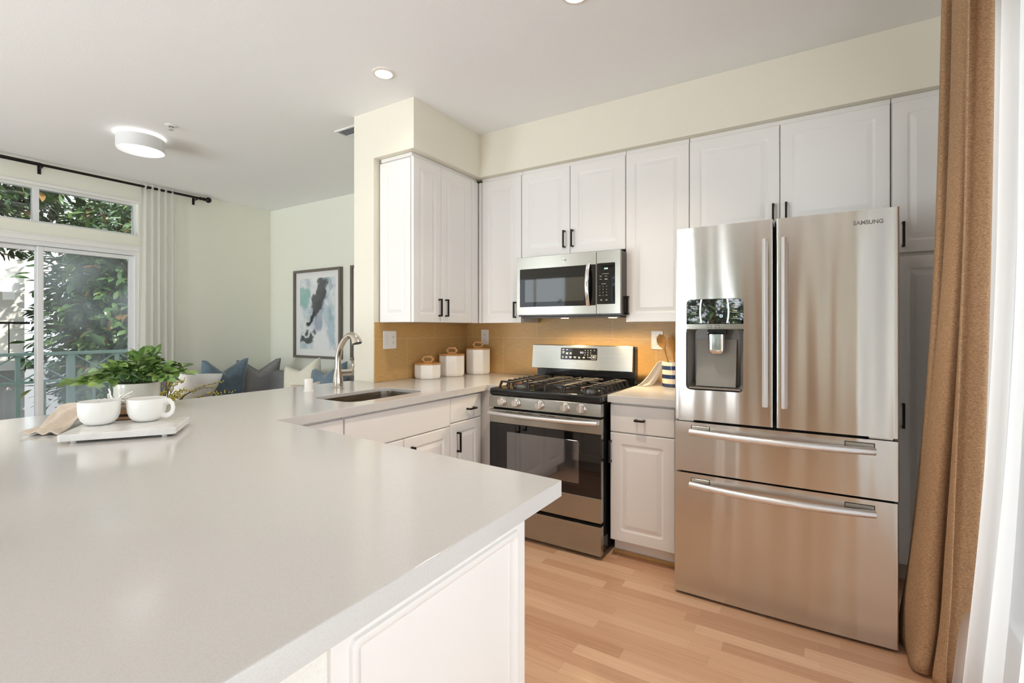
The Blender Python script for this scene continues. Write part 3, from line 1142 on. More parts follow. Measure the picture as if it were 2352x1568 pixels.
# ================================================================== sink and tap
c = thing('sink', 'undermount stainless steel sink bowl set in the countertop', 'sink', (-2.165, 1.94, 0.70))
bm = B()
rings = []
for o, z, r in ((0.0012, 0.9035, 0.07), (0.003, 0.9035, 0.07), (0.004, 0.88, 0.07), (0.008, 0.74, 0.07), (0.014, 0.715, 0.066), (0.03, 0.700, 0.05), (0.10, 0.694, 0.03)):
    rings.append([Vector((x, y, z)) for x, y in rr(-2.335 + o, -1.995 - o, 1.665 + o, 2.215 - o, r, 6)])
loft(bm, rings, cap=False)
bm.faces.new([v for v in bm.verts[-len(rings[-1]):]])
obj('bowl', bm, M['steel_sink'], c, sharp=60)
bm = B(); lathe(bm, [(0.048, 0.6935), (0.048, 0.697), (0.036, 0.698), (0.034, 0.6955), (0.0, 0.6955)], (-2.165, 1.94, 0), 24, cap=False)
obj('drain', bm, M['chrome'], c)

c = thing('faucet', 'brushed nickel pull-out kitchen faucet behind the sink', 'faucet', (-2.532, 2.005, CT))
fx, fy = -2.532, 2.005
bm = B()
lathe(bm, [(0.034, CT), (0.034, CT + 0.006), (0.030, CT + 0.010), (0.031, CT + 0.03), (0.030, CT + 0.055), (0.025, CT + 0.09), (0.0195, CT + 0.118), (0.0188, CT + 0.128)], (fx, fy, 0), 28)
obj('base', bm, M['nickel'], c)
bm = B()
P0 = [(0, 1.051), (0, 1.09), (0.003, 1.125), (0.013, 1.160), (0.032, 1.195), (0.058, 1.226), (0.086, 1.247), (0.108, 1.257)]
tube(bm, [(fx + a, fy, z) for a, z in P0], [0.0185, 0.0182, 0.018, 0.0178, 0.0176, 0.0172, 0.0175, 0.018], 20)
obj('spout', bm, M['nickel'], c)
bm = B()
tube(bm, [(fx + a, fy, z) for a, z in ((0.104, 1.255), (0.124, 1.259), (0.146, 1.252), (0.163, 1.236), (0.173, 1.217), (0.1755, 1.209))],
     [0.0183, 0.0205, 0.024, 0.0275, 0.031, 0.0315], 20)
h = obj('spray_head', bm, M['nickel'], c)
bm = B(); tube(bm, [(fx + 0.1757, fy, 1.2085), (fx + 0.1764, fy, 1.2055)], [0.027, 0.026], 20)
obj('nozzle', bm, M['slot'], h)
bm = B()
cyl(bm, (fx, fy + 0.012, CT + 0.098), (fx + 0.012, fy + 0.085, CT + 0.098), 0.0205, 20)
lv = obj('valve_barrel', bm, M['nickel'], c)
bm = B()
tube(bm, [(fx + 0.012, fy + 0.072, CT + 0.098), (fx + 0.014, fy + 0.098, CT + 0.112), (fx + 0.014, fy + 0.108, CT + 0.135), (fx + 0.012, fy + 0.104, CT + 0.162), (fx + 0.010, fy + 0.088, CT + 0.186)],
     [0.011, 0.009, 0.007, 0.0065, 0.008], 12)
obj('lever', bm, M['nickel'], lv)

bm = B()
lathe(bm, [(0.029, CT), (0.029, CT + 0.006), (0.0245, CT + 0.007), (0.0245, CT + 0.070), (0.022, CT + 0.0745), (0.0, CT + 0.0745)], (-2.585, 1.835, 0), 28)
tag(obj('air_gap_cap', bm, M['plastic_white']), 'small white cylindrical air gap cap left of the faucet', 'sink fitting')


def fit_text(s, width, T, a, b, d, bold=0.0, depth=0.0006, height=None):
    """text of a given width centred at (a, b) on the face T"""
    bm = text_bm(s, 1.0, lambda x, y, z: Vector((x, y, z)), depth=0.0, bold=bold)
    xs = [v.co.x for v in bm.verts]
    ys = [v.co.y for v in bm.verts]
    w = max(xs) - min(xs)
    cx, cy = (max(xs) + min(xs)) / 2, (max(ys) + min(ys)) / 2
    k = width / w
    ky = k if height is None else height / (max(ys) - min(ys))
    for v in bm.verts:
        v.co = T(a + (v.co.x - cx) * k, b + (v.co.y - cy) * ky, d)
    return bm


def plate(parent, name, T, a0, a1, b0, b1, d0, d1, m, r=0.004, bev=0.001, label=None):
    bm = B()
    L = [(0, d0), (0, d1 - bev), (bev, d1)]
    loft(bm, [[T(a, b, d) for a, b in rr(a0 + o, a1 - o, b0 + o, b1 - o, r)] for o, d in L])
    return obj(name, bm, m if not isinstance(m, str) else M[m], parent, label=label)


# ================================================================== fridge
FXC, FHW, FY, FBULGE = -0.149, 0.437, 2.461, 0.008


def fridge_y(x):
    return FY - FBULGE * (1 - ((x - FXC) / FHW) ** 2)


def curved_slab(x0, x1, z0, z1, back=2.538, n=22, e=0.006):
    xs = [x0 + (x1 - x0) * i / n for i in range(n + 1)]
    poly = [(x1, back), (x0, back), (x0, fridge_y(x0) + e), (x0 + e * 0.3, fridge_y(x0) + e * 0.3), (x0 + e, fridge_y(x0 + e))]
    poly += [(x, fridge_y(x)) for x in xs[1:-1]]
    poly += [(x1 - e, fridge_y(x1 - e)), (x1 - e * 0.3, fridge_y(x1) + e * 0.3), (x1, fridge_y(x1) + e)]
    bm = B()
    nz = 10
    rings = []
    for k in range(nz + 1):
        z = z0 + (z1 - z0) * k / nz
        rings.append([Vector((x, y, z)) for x, y in poly])
    loft(bm, rings)
    return bm


def cut(bm, cutter):
    me1, me2 = bpy.data.meshes.new('a'), bpy.data.meshes.new('b')
    for b_, m_ in ((bm, me1), (cutter, me2)):
        bmesh.ops.recalc_face_normals(b_, faces=b_.faces[:])
        b_.to_mesh(m_)
        b_.free()
    o1, o2 = bpy.data.objects.new('a', me1), bpy.data.objects.new('b', me2)
    COL.objects.link(o1)
    COL.objects.link(o2)
    md = o1.modifiers.new('b', 'BOOLEAN')
    md.operation = 'DIFFERENCE'
    md.solver = 'EXACT'
    md.object = o2
    dg = bpy.context.evaluated_depsgraph_get()
    dg.update()
    me = bpy.data.meshes.new_from_object(o1.evaluated_get(dg))
    out = B()
    out.from_mesh(me)
    for l in list(out.loops.layers.uv):
        out.loops.layers.uv.remove(l)
    for o in (o1, o2):
        bpy.data.objects.remove(o)
    for m_ in (me1, me2, me):
        bpy.data.meshes.remove(m_)
    return out


fr = thing('refrigerator', 'large stainless steel french-door refrigerator with a water dispenser and two bottom drawers', 'refrigerator', (-0.149, 2.9, 0))
M['fridge_side'] = pmat('fridge_side_grey', (0.10, 0.10, 0.10, 1), 0.5)
bm = B(); box(bm, -0.578, 0.280, 2.545, 3.30, 0.012, 1.772, 0.006); obj('body', bm, M['fridge_side'], fr)
T = facing('-y', 0)


def TF(a, b, d):
    return Vector((a, fridge_y(a) - d, b))


HX0, HX1, HZ0, HZ1 = -0.530, -0.277, 1.005, 1.440
cutter = B()
loft(cutter, [[Vector((x, y, z)) for x, z in rr(HX0, HX1, HZ0, HZ1, 0.022, 5)] for y in (2.40, 2.60)])
door_l = obj('door', cut(curved_slab(-0.585, -0.157, 0.858, 1.787), cutter), M['steel_fridge'], fr, sharp=25)
door_r = obj('door', curved_slab(-0.145, 0.288, 0.858, 1.787), M['steel_fridge'], fr, sharp=25)
dr1 = obj('drawer', curved_slab(-0.586, 0.288, 0.607, 0.846), M['steel_fridge'], fr, sharp=25)
dr2 = obj('drawer', curved_slab(-0.588, 0.286, 0.014, 0.598), M['steel_fridge'], fr, sharp=25)
bm = B(); box(bm, -0.152, -0.150, 2.475, 2.540, 0.86, 1.78); obj('door_gap_fill', bm, M['dark'], fr)  # black strip filling the gap between the two doors
for x0, x1 in ((-0.57, -0.50), (0.19, 0.27)):
    bm = B(); box(bm, x0, x1, 2.475, 2.53, 0.8475, 0.857, 0.002); obj('hinge', bm, M['alu'], fr)

for dr, x in ((door_l, -0.186), (door_r, -0.1115)):
    bm = B()
    zz = [0.953, 0.957, 0.99, 1.66, 1.691, 1.695]
    # two-faced bar: shallow V section
    sec = lambda z: [Vector((x - 0.0115, 2.418, z)), Vector((x - 0.011, 2.404, z)), Vector((x - 0.001, 2.3955, z)), Vector((x + 0.001, 2.3955, z)),
                     Vector((x + 0.011, 2.404, z)), Vector((x + 0.0115, 2.418, z))]
    loft(bm, [sec(z) for z in (0.953, 1.2, 1.45, 1.695)])
    for z0, z1 in ((0.962, 0.998), (1.650, 1.686)):
        box(bm, x - 0.008, x + 0.008, 2.4175, fridge_y(x) + 0.003, z0, z1, 0.001)
    obj('handle', bm, M['handle'], dr, sharp=30, label='vertical satin steel bar handle')

for dr, zc in ((dr1, 0.803), (dr2, 0.549)):
    bm = B()
    pts = []
    n = 20
    for i in range(n + 1):
        s = i / n
        x = -0.509 + 0.717 * s
        y = fridge_y(x) - 0.020 - 0.042 * (1 - (2 * s - 1) ** 2)
        pts.append((x, y, zc))
    tube(bm, pts, 0.0155, 14)
    hd = obj('handle', bm, M['handle'], dr, sharp=50, label='bowed satin steel bar handle')
    for a0, a1 in ((-0.507, -0.424), (0.108, 0.207)):
        plate(hd, 'mount', TF, a0 - 0.002, a1 + 0.002, zc + 0.006, zc + 0.029, 0.0, 0.0014, 'slot', 0.002, 0.0003)
        plate(hd, 'mount_cover', TF, a0 + 0.001, a1 - 0.001, zc + 0.009, zc + 0.026, 0.0014, 0.0030, 'steel', 0.002, 0.0005)

# dispenser
bm = B()
rings = []
for o, y in ((0.0, 2.449), (0.0, 2.470), (0.003, 2.474)):
    rings.append([Vector((x, y, z)) for x, z in rr(HX0 + o, HX1 - o, HZ0 + o, 1.300, 0.02, 5)])
rings.append([Vector((x, 2.535, z)) for x, z in rr(HX0 + 0.026, HX1 - 0.026, HZ0 + 0.020, 1.296, 0.02, 5)])
loft(bm, rings, cap=False)
bm.faces.new(bm.verts[-len(rings[-1]):])
disp = obj('dispenser_recess', bm, M['plastic_grey'], door_l, sharp=40)
# sloping back tray
bm = B()
loft(bm, [[Vector((x, 2.487 + (z - 1.02) * 0.16, z)) for x in (-0.492, -0.314)] + [Vector((x, 2.50 + (z - 1.02) * 0.16, z)) for x in (-0.314, -0.492)] for z in (1.022, 1.15, 1.247)])
obj('splash_plate', bm, pmat('splash_grey', (0.27, 0.25, 0.22, 1), 0.22), disp)
bm = B(); box(bm, HX0 + 0.012, HX1 - 0.012, 2.452, 2.50, 1.010, 1.018, 0.003); obj('drip_tray', bm, pmat('drip_tray_grey', (0.24, 0.21, 0.18, 1), 0.15), disp)
bm = B()
loft(bm, [[Vector((x, y, z)) for x, z in rr(HX0 + 0.001, HX1 - 0.001, 1.323, HZ1 - 0.001, 0.02, 5)] for y in (2.530, 2.4535)])
pn = obj('control_display', bm, M['glass_mirror'], door_l, sharp=30)
T2 = facing('-y', 2.4535)
for x, s in ((-0.466, 1), (-0.340, -1)):
    bm = B()
    loft(bm, [[T2(x - 0.0035 + s * 0.006 * t * t, 1.326 + 0.112 * (t + 1) / 2, 0.0012), T2(x + 0.0035 + s * 0.006 * t * t, 1.326 + 0.112 * (t + 1) / 2, 0.0012),
               T2(x + 0.0035 + s * 0.006 * t * t, 1.326 + 0.112 * (t + 1) / 2, 0.0), T2(x - 0.0035 + s * 0.006 * t * t, 1.326 + 0.112 * (t + 1) / 2, 0.0)] for t in (-1, -0.6, -0.2, 0.2, 0.6, 1)])
    obj('accent_strip', bm, M['handle'], pn)
for wd, w, a, b in (('Energy Saver', 0.030, -0.4935, 1.4055), ('Freezer', 0.020, -0.4935, 1.378), ('Alarm', 0.015, -0.4935, 1.3495),
                    ('Lighting', 0.021, -0.3115, 1.4095), ('Fridge', 0.018, -0.3115, 1.383), ('Ice Off', 0.018, -0.3115, 1.3545)):
    bm = fit_text(wd, w, T2, a, b, 0.0006, bold=0.02)
    box(bm, a - 0.015, a + 0.015, b - 0.0085, b - 0.0072, 0, 0.0006, 0, 1, T2)
    obj('printed_word', bm, M['print_white'], pn)
bm = B()
for k, (a, b) in enumerate(((0, 0.005), (0.0, -0.005), (-0.005, 0), (0.005, 0.0))):
    w, h = (0.005, 0.0012) if k < 2 else (0.0012, 0.005)
    box(bm, -0.372 + a - w, -0.372 + a + w, 1.3585 + b - h, 1.3585 + b + h, 0, 0.0006, 0, 1, T2)
obj('indicator_light', bm, M['digit_blue'], pn)
bm = B(); box(bm, HX0, HX1, fridge_y(-0.40) - 0.001, 2.53, 1.2955, 1.3215, 0.002); sp = obj('button_strip', bm, M['steel'], door_l)
T3 = facing('-y', fridge_y(-0.40) - 0.001)
for a in (-0.425, -0.389):
    plate(sp, 'button', T3, a - 0.0105, a + 0.0105, 1.3025, 1.3145, 0, 0.0008, 'slot', 0.001, 0.0002)
    plate(sp, 'button_cap', T3, a - 0.0095, a + 0.0095, 1.3035, 1.3135, 0.0008, 0.0014, 'steel', 0.001, 0.0002)
bm = B(); box(bm, -0.437, -0.352, 2.462, 2.51, 1.268, 1.2945, 0.006); nz = obj('nozzle_block', bm, M['glass_black'], disp)
bm = B()
loft(bm, [[Vector((x, y, z)) for x, y in rr(-0.432 + o, -0.360 - o, 2.458 + o, 2.500 - o, 0.016)] for o, z in ((0, 1.272), (0.0, 1.20), (0.002, 1.188), (0.008, 1.181), (0.02, 1.180))])
obj('paddle', bm, M['chrome'], disp)
obj('logo', fit_text('SAMSUNG', 0.100, TF, 0.186, 1.735, 0.0008, bold=0.03, height=0.0175), M['print_grey'], door_r, label='grey lettering')

# ================================================================== gas range
RX0, RX1 = -1.765, -1.008
rg = thing('gas_range', 'freestanding stainless steel gas range with five knobs and black oven door', 'stove', ((RX0 + RX1) / 2, 2.9, 0))
bm = B(); box(bm, RX0 + 0.004, RX1 - 0.004, 2.603, 3.235, 0.03, 0.876); obj('body', bm, M['enamel'], rg)
for x in (RX0 + 0.05, RX1 - 0.05):
    for y in (2.66, 3.18):
        bm = B(); cyl(bm, (x, y, 0), (x, y, 0.0295), 0.018, 12); obj('foot', bm, M['rubber'], rg)
ctop = obj('cooktop', box(B(), RX0, RX1, 2.560, 3.170, 0.877, 0.922, 0.012, 3), M['enamel'], rg)
# control panel with knobs, leaning back a little
bm = B()
loft(bm, [[Vector((RX0 + 0.002, 2.600, z)), Vector((RX1 - 0.002, 2.600, z)), Vector((RX1 - 0.002, y, z)), Vector((RX0 + 0.002, y, z))]
          for z, y in ((0.804, 2.556), (0.806, 2.553), (0.872, 2.560), (0.876, 2.564))])
cp = obj('control_panel', bm, M['steel'], rg)
T = facing('-y', 2.5565)
for kx in (-1.664, -1.560, -1.396, -1.230, -1.128):
    bm = B()
    def KT(r, a, z): return T(kx + r * math.cos(a), 0.843 + r * math.sin(a), z)
    prof = [(0.0275, -0.001), (0.0275, 0.006), (0.025, 0.0085), (0.025, 0.020), (0.0225, 0.0235), (0.0, 0.0235)]
    loft(bm, [[KT(max(r, 1e-4), 2 * PI * k / 28, z) for k in range(28)] for r, z in prof])
    kn = obj('knob', bm, M['knob'], cp)
    bm = B(); box(bm, kx - 0.0055, kx + 0.0055, 0.843 - 0.0205, 0.843 + 0.0205, 0.0235, 0.034, 0.002, 2, T)
    obj('knob_grip', bm, M['knob'], kn)
    bm = B(); box(bm, kx - 0.003, kx + 0.004, 0.859, 0.862, 0.034, 0.0344, 0, 1, T)
    obj('knob_mark', bm, pmat('mark_red', (0.35, 0.03, 0.02, 1), 0.5), kn)
for a, b, w in ((-1.094, 0.827, 0.030), (-1.200, 0.824, 0.016)):
    for k in range(2):
        bm = B(); box(bm, a - w / 2, a + w / 2 - k * 0.006, b - k * 0.006, b - k * 0.006 + 0.0022, 0, 0.0006, 0, 1, T)
        obj('printed_line', bm, M['print_grey'], cp)
# oven door
bm = B()
TD = facing('-y', 2.602)
box(bm, RX0 + 0.002, RX1 - 0.002, 0.7055, 0.790, 0, 0.042, 0.004, 2, TD)
box(bm, RX0 + 0.002, RX1 - 0.002, 0.208, 0.347, 0, 0.042, 0.004, 2, TD)
box(bm, RX0 + 0.004, RX1 - 0.004, 0.3475, 0.705, 0, 0.030, 0.0, 2, TD)
od = obj('oven_door', bm, M['steel'], rg)
bm = B(); box(bm, RX0 + 0.003, RX1 - 0.003, 0.348, 0.7045, 0.0305, 0.0415, 0.002, 2, TD)
gl = obj('door_glass', bm, M['glass_black'], od, label='black oven door glass')
plate(gl, 'window', TD, -1.632, -1.145, 0.412, 0.656, 0.0415, 0.0422, 'glass_oven', 0.008, 0.0004, label='grey oven window')
bm = B()
pts = []
for i in range(25):
    s = i / 24
    x = RX0 + 0.004 + (RX1 - RX0 - 0.028) * s
    pts.append((x, 2.560 - 0.012 - 0.042 * (1 - (2 * s - 1) ** 2) ** 0.8, 0.768))
tube(bm, pts, 0.0125, 14)
for x in (RX0 + 0.022, RX1 - 0.045):
    box(bm, x - 0.014, x + 0.014, 2.545, 2.561, 0.760, 0.776, 0.002)
obj('handle', bm, M['handle'], od, label='bowed satin steel oven handle')
for a, w in ((-1.615, 0.045), (-1.525, 0.045), (-1.470, 0.045), (-1.375, 0.045), (-1.320, 0.045), (-1.205, 0.045)):
    bm = B(); box(bm, a - w / 2, a + w / 2, 0.7795, 0.7835, 0.0415, 0.0424, 0, 1, TD)
    obj('vent_slot', bm, M['slot'], od)
bm = B(); box(bm, RX0 + 0.002, RX1 - 0.002, 0.024, 0.188, 0, 0.042, 0.004, 2, TD); obj('drawer', bm, M['steel'], rg)
# back guard
bm = B(); box(bm, RX0 + 0.010, RX1 - 0.006, 3.175, 3.240, 0.880, 1.176, 0.004); obj('back_guard', bm, M['enamel'], rg)
bm = B()
SEC = [(3.174, 1.012), (3.138, 1.010), (3.134, 1.014), (3.150, 1.176), (3.154, 1.180), (3.190, 1.182)]
loft(bm, [[Vector((x, y, z)) for y, z in SEC] for x in (RX0 - 0.012, RX0 - 0.010, -1.4, RX1 - 0.014, RX1 - 0.012)])
cs = obj('console', bm, M['steel'], rg, sharp=40)
ux = Vector((1, 0, 0)); uu = Vector((0, 0.016, 0.162)).normalized(); nn = Vector((0, -uu.z, uu.y))
TC = lambda a, b, d: Vector((a, 3.134, 1.014)) + uu * b + nn * d
dp = plate(cs, 'display_panel', TC, -1.545, -1.268, 0.066, 0.149, 0, 0.0012, 'glass_black', 0.004, 0.0004)
obj('clock_digits', fit_text('7:11', 0.024, TC, -1.383, 0.117, 0.0016, height=0.013), M['digit_blue'], dp)
for r in range(4):
    for q in range(3):
        ch = '123456789 0 '[r * 3 + q]
        if ch != ' ':
            obj('key_digit', fit_text(ch, 0.0045 if ch != '1' else 0.002, TC, -1.358 + q * 0.021, 0.133 - r * 0.0155, 0.0016, bold=0.03, height=0.0068), M['print_white'], dp)
for a, b, w in ((-1.526, 0.136, 0.013), (-1.497, 0.136, 0.011), (-1.525, 0.121, 0.016), (-1.526, 0.112, 0.013), (-1.496, 0.113, 0.018), (-1.496, 0.106, 0.016),
                (-1.468, 0.113, 0.015), (-1.468, 0.106, 0.012), (-1.528, 0.086, 0.013), (-1.528, 0.079, 0.011), (-1.500, 0.086, 0.013), (-1.500, 0.079, 0.015),
                (-1.468, 0.086, 0.019), (-1.468, 0.079, 0.015), (-1.434, 0.086, 0.020), (-1.434, 0.079, 0.014), (-1.402, 0.086, 0.013), (-1.402, 0.079, 0.013),
                (-1.366, 0.086, 0.014), (-1.366, 0.080, 0.012), (-1.322, 0.085, 0.014), (-1.294, 0.092, 0.022), (-1.294, 0.085, 0.016), (-1.290, 0.134, 0.006)):
    bm = B(); box(bm, a - w / 2, a + w / 2, b - 0.0015, b + 0.0015, 0.0012, 0.0017, 0, 1, TC)
    obj('key_word', bm, M['print_white'], dp)
bm = B()
for a0, a1, b0, b1 in ((-1.311, -1.277, 0.0745, 0.0757), (-1.311, -1.277, 0.1005, 0.1017), (-1.311, -1.3098, 0.0745, 0.1017), (-1.2782, -1.277, 0.0745, 0.1017)):
    box(bm, a0, a1, b0, b1, 0.0012, 0.0017, 0, 1, TC)
obj('start_key_outline', bm, M['print_white'], dp)
obj('logo', fit_text('SAMSUNG', 0.062, TC, -1.406, 0.036, 0.0006, bold=0.02, height=0.0095), pmat('faint_print', (0.50, 0.49, 0.46, 1), 0.35, 1.0), cs)

# burners and grates
for bx_, by_, r in ((-1.625, 2.735, 0.050), (-1.625, 3.005, 0.040), (-1.3865, 2.870, 0.055), (-1.148, 2.735, 0.052), (-1.148, 3.005, 0.036)):
    bm = B(); lathe(bm, [(r * 1.12, 0.9225), (r * 1.1, 0.926), (r * 0.9, 0.927), (r * 0.88, 0.936), (0, 0.936)], (bx_, by_, 0), 28)
    bu = obj('burner', bm, M['alu_dark'], rg)
    bm = B(); lathe(bm, [(r * 0.98, 0.9365), (r * 1.06, 0.939), (r * 1.02, 0.9445), (0, 0.9455)], (bx_, by_, 0), 28)
    obj('burner_cap', bm, M['burner'], bu)


def grate(x0, x1, side):
    bm = B()
    y0, y1 = 2.600, 3.135
    zt, h, w = 0.962, 0.012, 0.0052

    def bar(xa, ya, xb, yb):
        d = Vector((xb - xa, yb - ya, 0)).normalized() * 1
        p = Vector((-d.y, d.x, 0)) * w
        ring = lambda x, y, zb: [Vector((x, y, zb)) + p, Vector((x, y, zt - 0.002)) + p, Vector((x, y, zt)) + p * 0.6, Vector((x, y, zt)) - p * 0.6, Vector((x, y, zt - 0.002)) - p, Vector((x, y, zb)) - p]
        loft(bm, [ring(xa, ya, zt - h), ring(xb, yb, zt - h)])
    ym = (y0 + y1) / 2
    ys = [y0 + 0.045, y0 + 0.135, y0 + 0.205, ym, y1 - 0.205, y1 - 0.135, y1 - 0.045]
    xm = (x0 + x1) / 2
    # outer side rails with fingers dropping to the top
    bar(xm - 0.001, y0 + 0.02, xm + 0.001, y1 - 0.02) if side == 0 else None
    if side == 0:
        bar(x0 + 0.006, y0 + 0.01, x0 + 0.006, y1 - 0.01)
        bar(x1 - 0.006, y0 + 0.01, x1 - 0.006, y1 - 0.01)
        for y in (y0 + 0.04, y0 + 0.12, ym - 0.09, ym + 0.09, y1 - 0.12, y1 - 0.04):
            bar(x0 + 0.006, y, x0 + 0.080, y)
            bar(x1 - 0.006, y, x1 - 0.080, y)
        bar(x0 + 0.006, ym, x1 - 0.006, ym)
    else:
        inner, outr = (x1, x0) if side < 0 else (x0, x1)
        s = 1 if side < 0 else -1
        bar(inner - s * 0.006, y0 + 0.01, inner - s * 0.006, y1 - 0.01)
        bar(outr + s * 0.105, y0 - 0.0, outr + s * 0.105, y1)
        for y in ys:
            bar(outr + s * 0.024, y, outr + s * 0.095, y)
            bar(inner - s * 0.006, y, inner - s * 0.062, y)
            # sloping foot at the outer end
            loft(bm, [[Vector((outr + s * 0.024, y - w, zt)), Vector((outr + s * 0.024, y + w, zt)), Vector((outr + s * 0.034, y + w, zt - h)), Vector((outr + s * 0.034, y - w, zt - h))],
                      [Vector((outr + s * 0.008, y - w, 0.9225)), Vector((outr + s * 0.008, y + w, 0.9225)), Vector((outr + s * 0.020, y + w, 0.9225)), Vector((outr + s * 0.020, y - w, 0.9225))]])
        bar(outr + s * 0.095, ym, inner - s * 0.006, ym)
    # feet front and back
    for x in ([x0 + 0.006, x1 - 0.006, xm] if side == 0 else [inner - s * 0.006, outr + s * 0.105]):
        for y, e in ((y0 + 0.008, -1), (y1 - 0.008, 1)):
            loft(bm, [[Vector((x - w, y - e * 0.012, zt - h)), Vector((x + w, y - e * 0.012, zt - h)), Vector((x + w, y, zt)), Vector((x - w, y, zt))],
                      [Vector((x - w, y + e * 0.004, 0.9225)), Vector((x + w, y + e * 0.004, 0.9225)), Vector((x + w, y + e * 0.012, 0.9225)), Vector((x - w, y + e * 0.012, 0.9225))]])
    return obj('grate', bm, M['iron'], rg, label='black cast iron grate')


W3 = (RX1 - RX0 - 0.024) / 3
grate(RX0 + 0.012, RX0 + 0.012 + W3, -1)
grate(RX0 + 0.014 + W3, RX0 + 0.010 + 2 * W3, 0)
grate(RX0 + 0.012 + 2 * W3, RX1 - 0.012, 1)

# ================================================================== microwave
MX0, MX1, MS = -1.828, -1.053, -1.2155
MZ0, MZ1, MY = 1.396, 1.806, 3.0
mw = thing('microwave', 'over-the-range stainless steel microwave hung under the short wall cabinet', 'microwave', (-1.44, 3.2, MZ0))
M['mw_side'] = pmat('microwave_side_brown', (0.035, 0.024, 0.018, 1), 0.25, 0.2)
bm = B(); box(bm, MX0 + 0.004, MX1 - 0.002, 3.022, 3.130, MZ0 - 0.012, MZ1 - 0.003, 0.002); box(bm, -1.866 + 0.02, -1.07, 3.130, 3.40, MZ0 - 0.012, MZ1, 0.002)
body = obj('body', bm, M['mw_side'], mw)
T = facing('-y', 3.021)


def rim(a0, a1, b0, b1, h0, h1, v0, v1, t, Tf, r=0.006):
    """a steel front plate with a window cut out of it"""
    bm = B()
    n = 4
    o = [rr(a0, a1, b0, b1, 0.004, n), rr(a0 + 0.001, a1 - 0.001, b0 + 0.001, b1 - 0.001, 0.004, n)]
    i = [rr(h0, h1, v0, v1, r, n)]
    rings = [[Tf(a, b, 0) for a, b in o[0]], [Tf(a, b, t - 0.001) for a, b in o[0]], [Tf(a, b, t) for a, b in o[1]],
             [Tf(a, b, t) for a, b in i[0]], [Tf(a, b, 0) for a, b in i[0]]]
    loft(bm, rings, cap=False)
    return bm


dm = obj('door', rim(MX0, MS - 0.0012, MZ0, MZ1, -1.801, MS - 0.004, 1.452, 1.722, 0.021, T), M['steel'], mw, sharp=40)
plate(dm, 'door_glass', T, -1.8008, MS - 0.0045, 1.4522, 1.7218, 0.001, 0.0195, 'glass_black', 0.006, 0.0005, label='black microwave door glass')
plate(dm, 'window', T, -1.760, -1.303, 1.486, 1.645, 0.0195, 0.0200, 'glass_mw', 0.006, 0.0003)
bm = B()
pts = []
for i in range(17):
    s = i / 16
    pts.append(T(-1.272, 1.449 + 0.277 * s, 0.021 + 0.004 + 0.030 * (1 - (2 * s - 1) ** 2)))
loft(bm, [[p + Vector((0.014 * math.cos(t), 0.0055 * math.sin(t), 0)) for t in [2 * PI * k / 12 for k in range(12)]] for p in pts])
for z0, z1 in ((1.449, 1.463), (1.712, 1.726)):
    box(bm, -1.281, -1.263, 2.993, 3.0015, z0, z1)
obj('handle', bm, M['chrome'], dm, label='curved bright steel handle')
# round emblem
bm = B()
EM = lambda r, a, d: T(-1.449 + r * math.cos(a), 1.767 + r * math.sin(a), d)
loft(bm, [[EM(max(r, 1e-4), 2 * PI * k / 28, d) for k in range(28)] for r, d in ((0.0165, 0.0205), (0.0165, 0.0220), (0.0155, 0.0225), (0, 0.0225))])
em = obj('emblem', bm, M['chrome'], dm)
bm = fit_text('GE', 0.017, T, -1.449, 1.767, 0.0229, height=0.0125)
ring = B()
loft(ring, [[EM(r, 2 * PI * k / 28, d) for k in range(28)] for r, d in ((0.0145, 0.0226), (0.0145, 0.0231), (0.0133, 0.0231), (0.0133, 0.0226))], cap=False)
merge(bm, ring)
obj('lettering', bm, M['slot'], em)
cpn = obj('control_panel', rim(MS + 0.0012, MX1, MZ0, MZ1, MS + 0.0035, -1.088, 1.458, 1.726, 0.021, T), M['steel'], mw, sharp=40)
kp = plate(cpn, 'keypad', T, MS + 0.004, -1.0885, 1.4585, 1.7255, 0.001, 0.0195, 'glass_black', 0.006, 0.0005)
obj('clock_digits', fit_text('2:46', 0.024, T, -1.150, 1.690, 0.0198, height=0.0115, bold=0.02), M['digit_green'], kp)
key_m = pmat('key_grey', (0.42, 0.41, 0.36, 1), 0.5)
for r in range(4):
    for q in range(3):
        ch = '123456789 0 '[r * 3 + q]
        if ch != ' ':
            obj('key_digit', fit_text(ch, 0.0042 if ch != '1' else 0.002, T, -1.193 + q * 0.0235, 1.574 - r * 0.0195, 0.0198, bold=0.02, height=0.0065), key_m, kp)
        else:
            bm = B(); box(bm, -1.193 + q * 0.0235 - 0.006, -1.193 + q * 0.0235 + 0.006, 1.515, 1.518, 0.0195, 0.0199, 0, 1, T)
            obj('key_word', bm, key_m, kp)
for a, b, w in ((-1.154, 1.656, 0.046), (-1.187, 1.641, 0.014), (-1.150, 1.641, 0.017), (-1.187, 1.621, 0.014), (-1.150, 1.623, 0.017), (-1.150, 1.619, 0.020), (-1.166, 1.591, 0.030),
                (-1.183, 1.488, 0.015), (-1.183, 1.483, 0.010), (-1.147, 1.488, 0.012), (-1.147, 1.483, 0.014)):
    bm = B(); box(bm, a - w / 2, a + w / 2, b - 0.0013, b + 0.0013, 0.0195, 0.0199, 0, 1, T)
    obj('key_word', bm, key_m, kp)
bm = B(); box(bm, MX0 + 0.02, MX1 - 0.02, 3.03, 3.125, MZ0 - 0.024, MZ0 - 0.0125, 0.002); box(bm, MX0 + 0.06, MX1 - 0.06, 3.14, 3.38, MZ0 - 0.018, MZ0 - 0.0125)
vent = obj('underside_vent', bm, M['mw_side'], body)
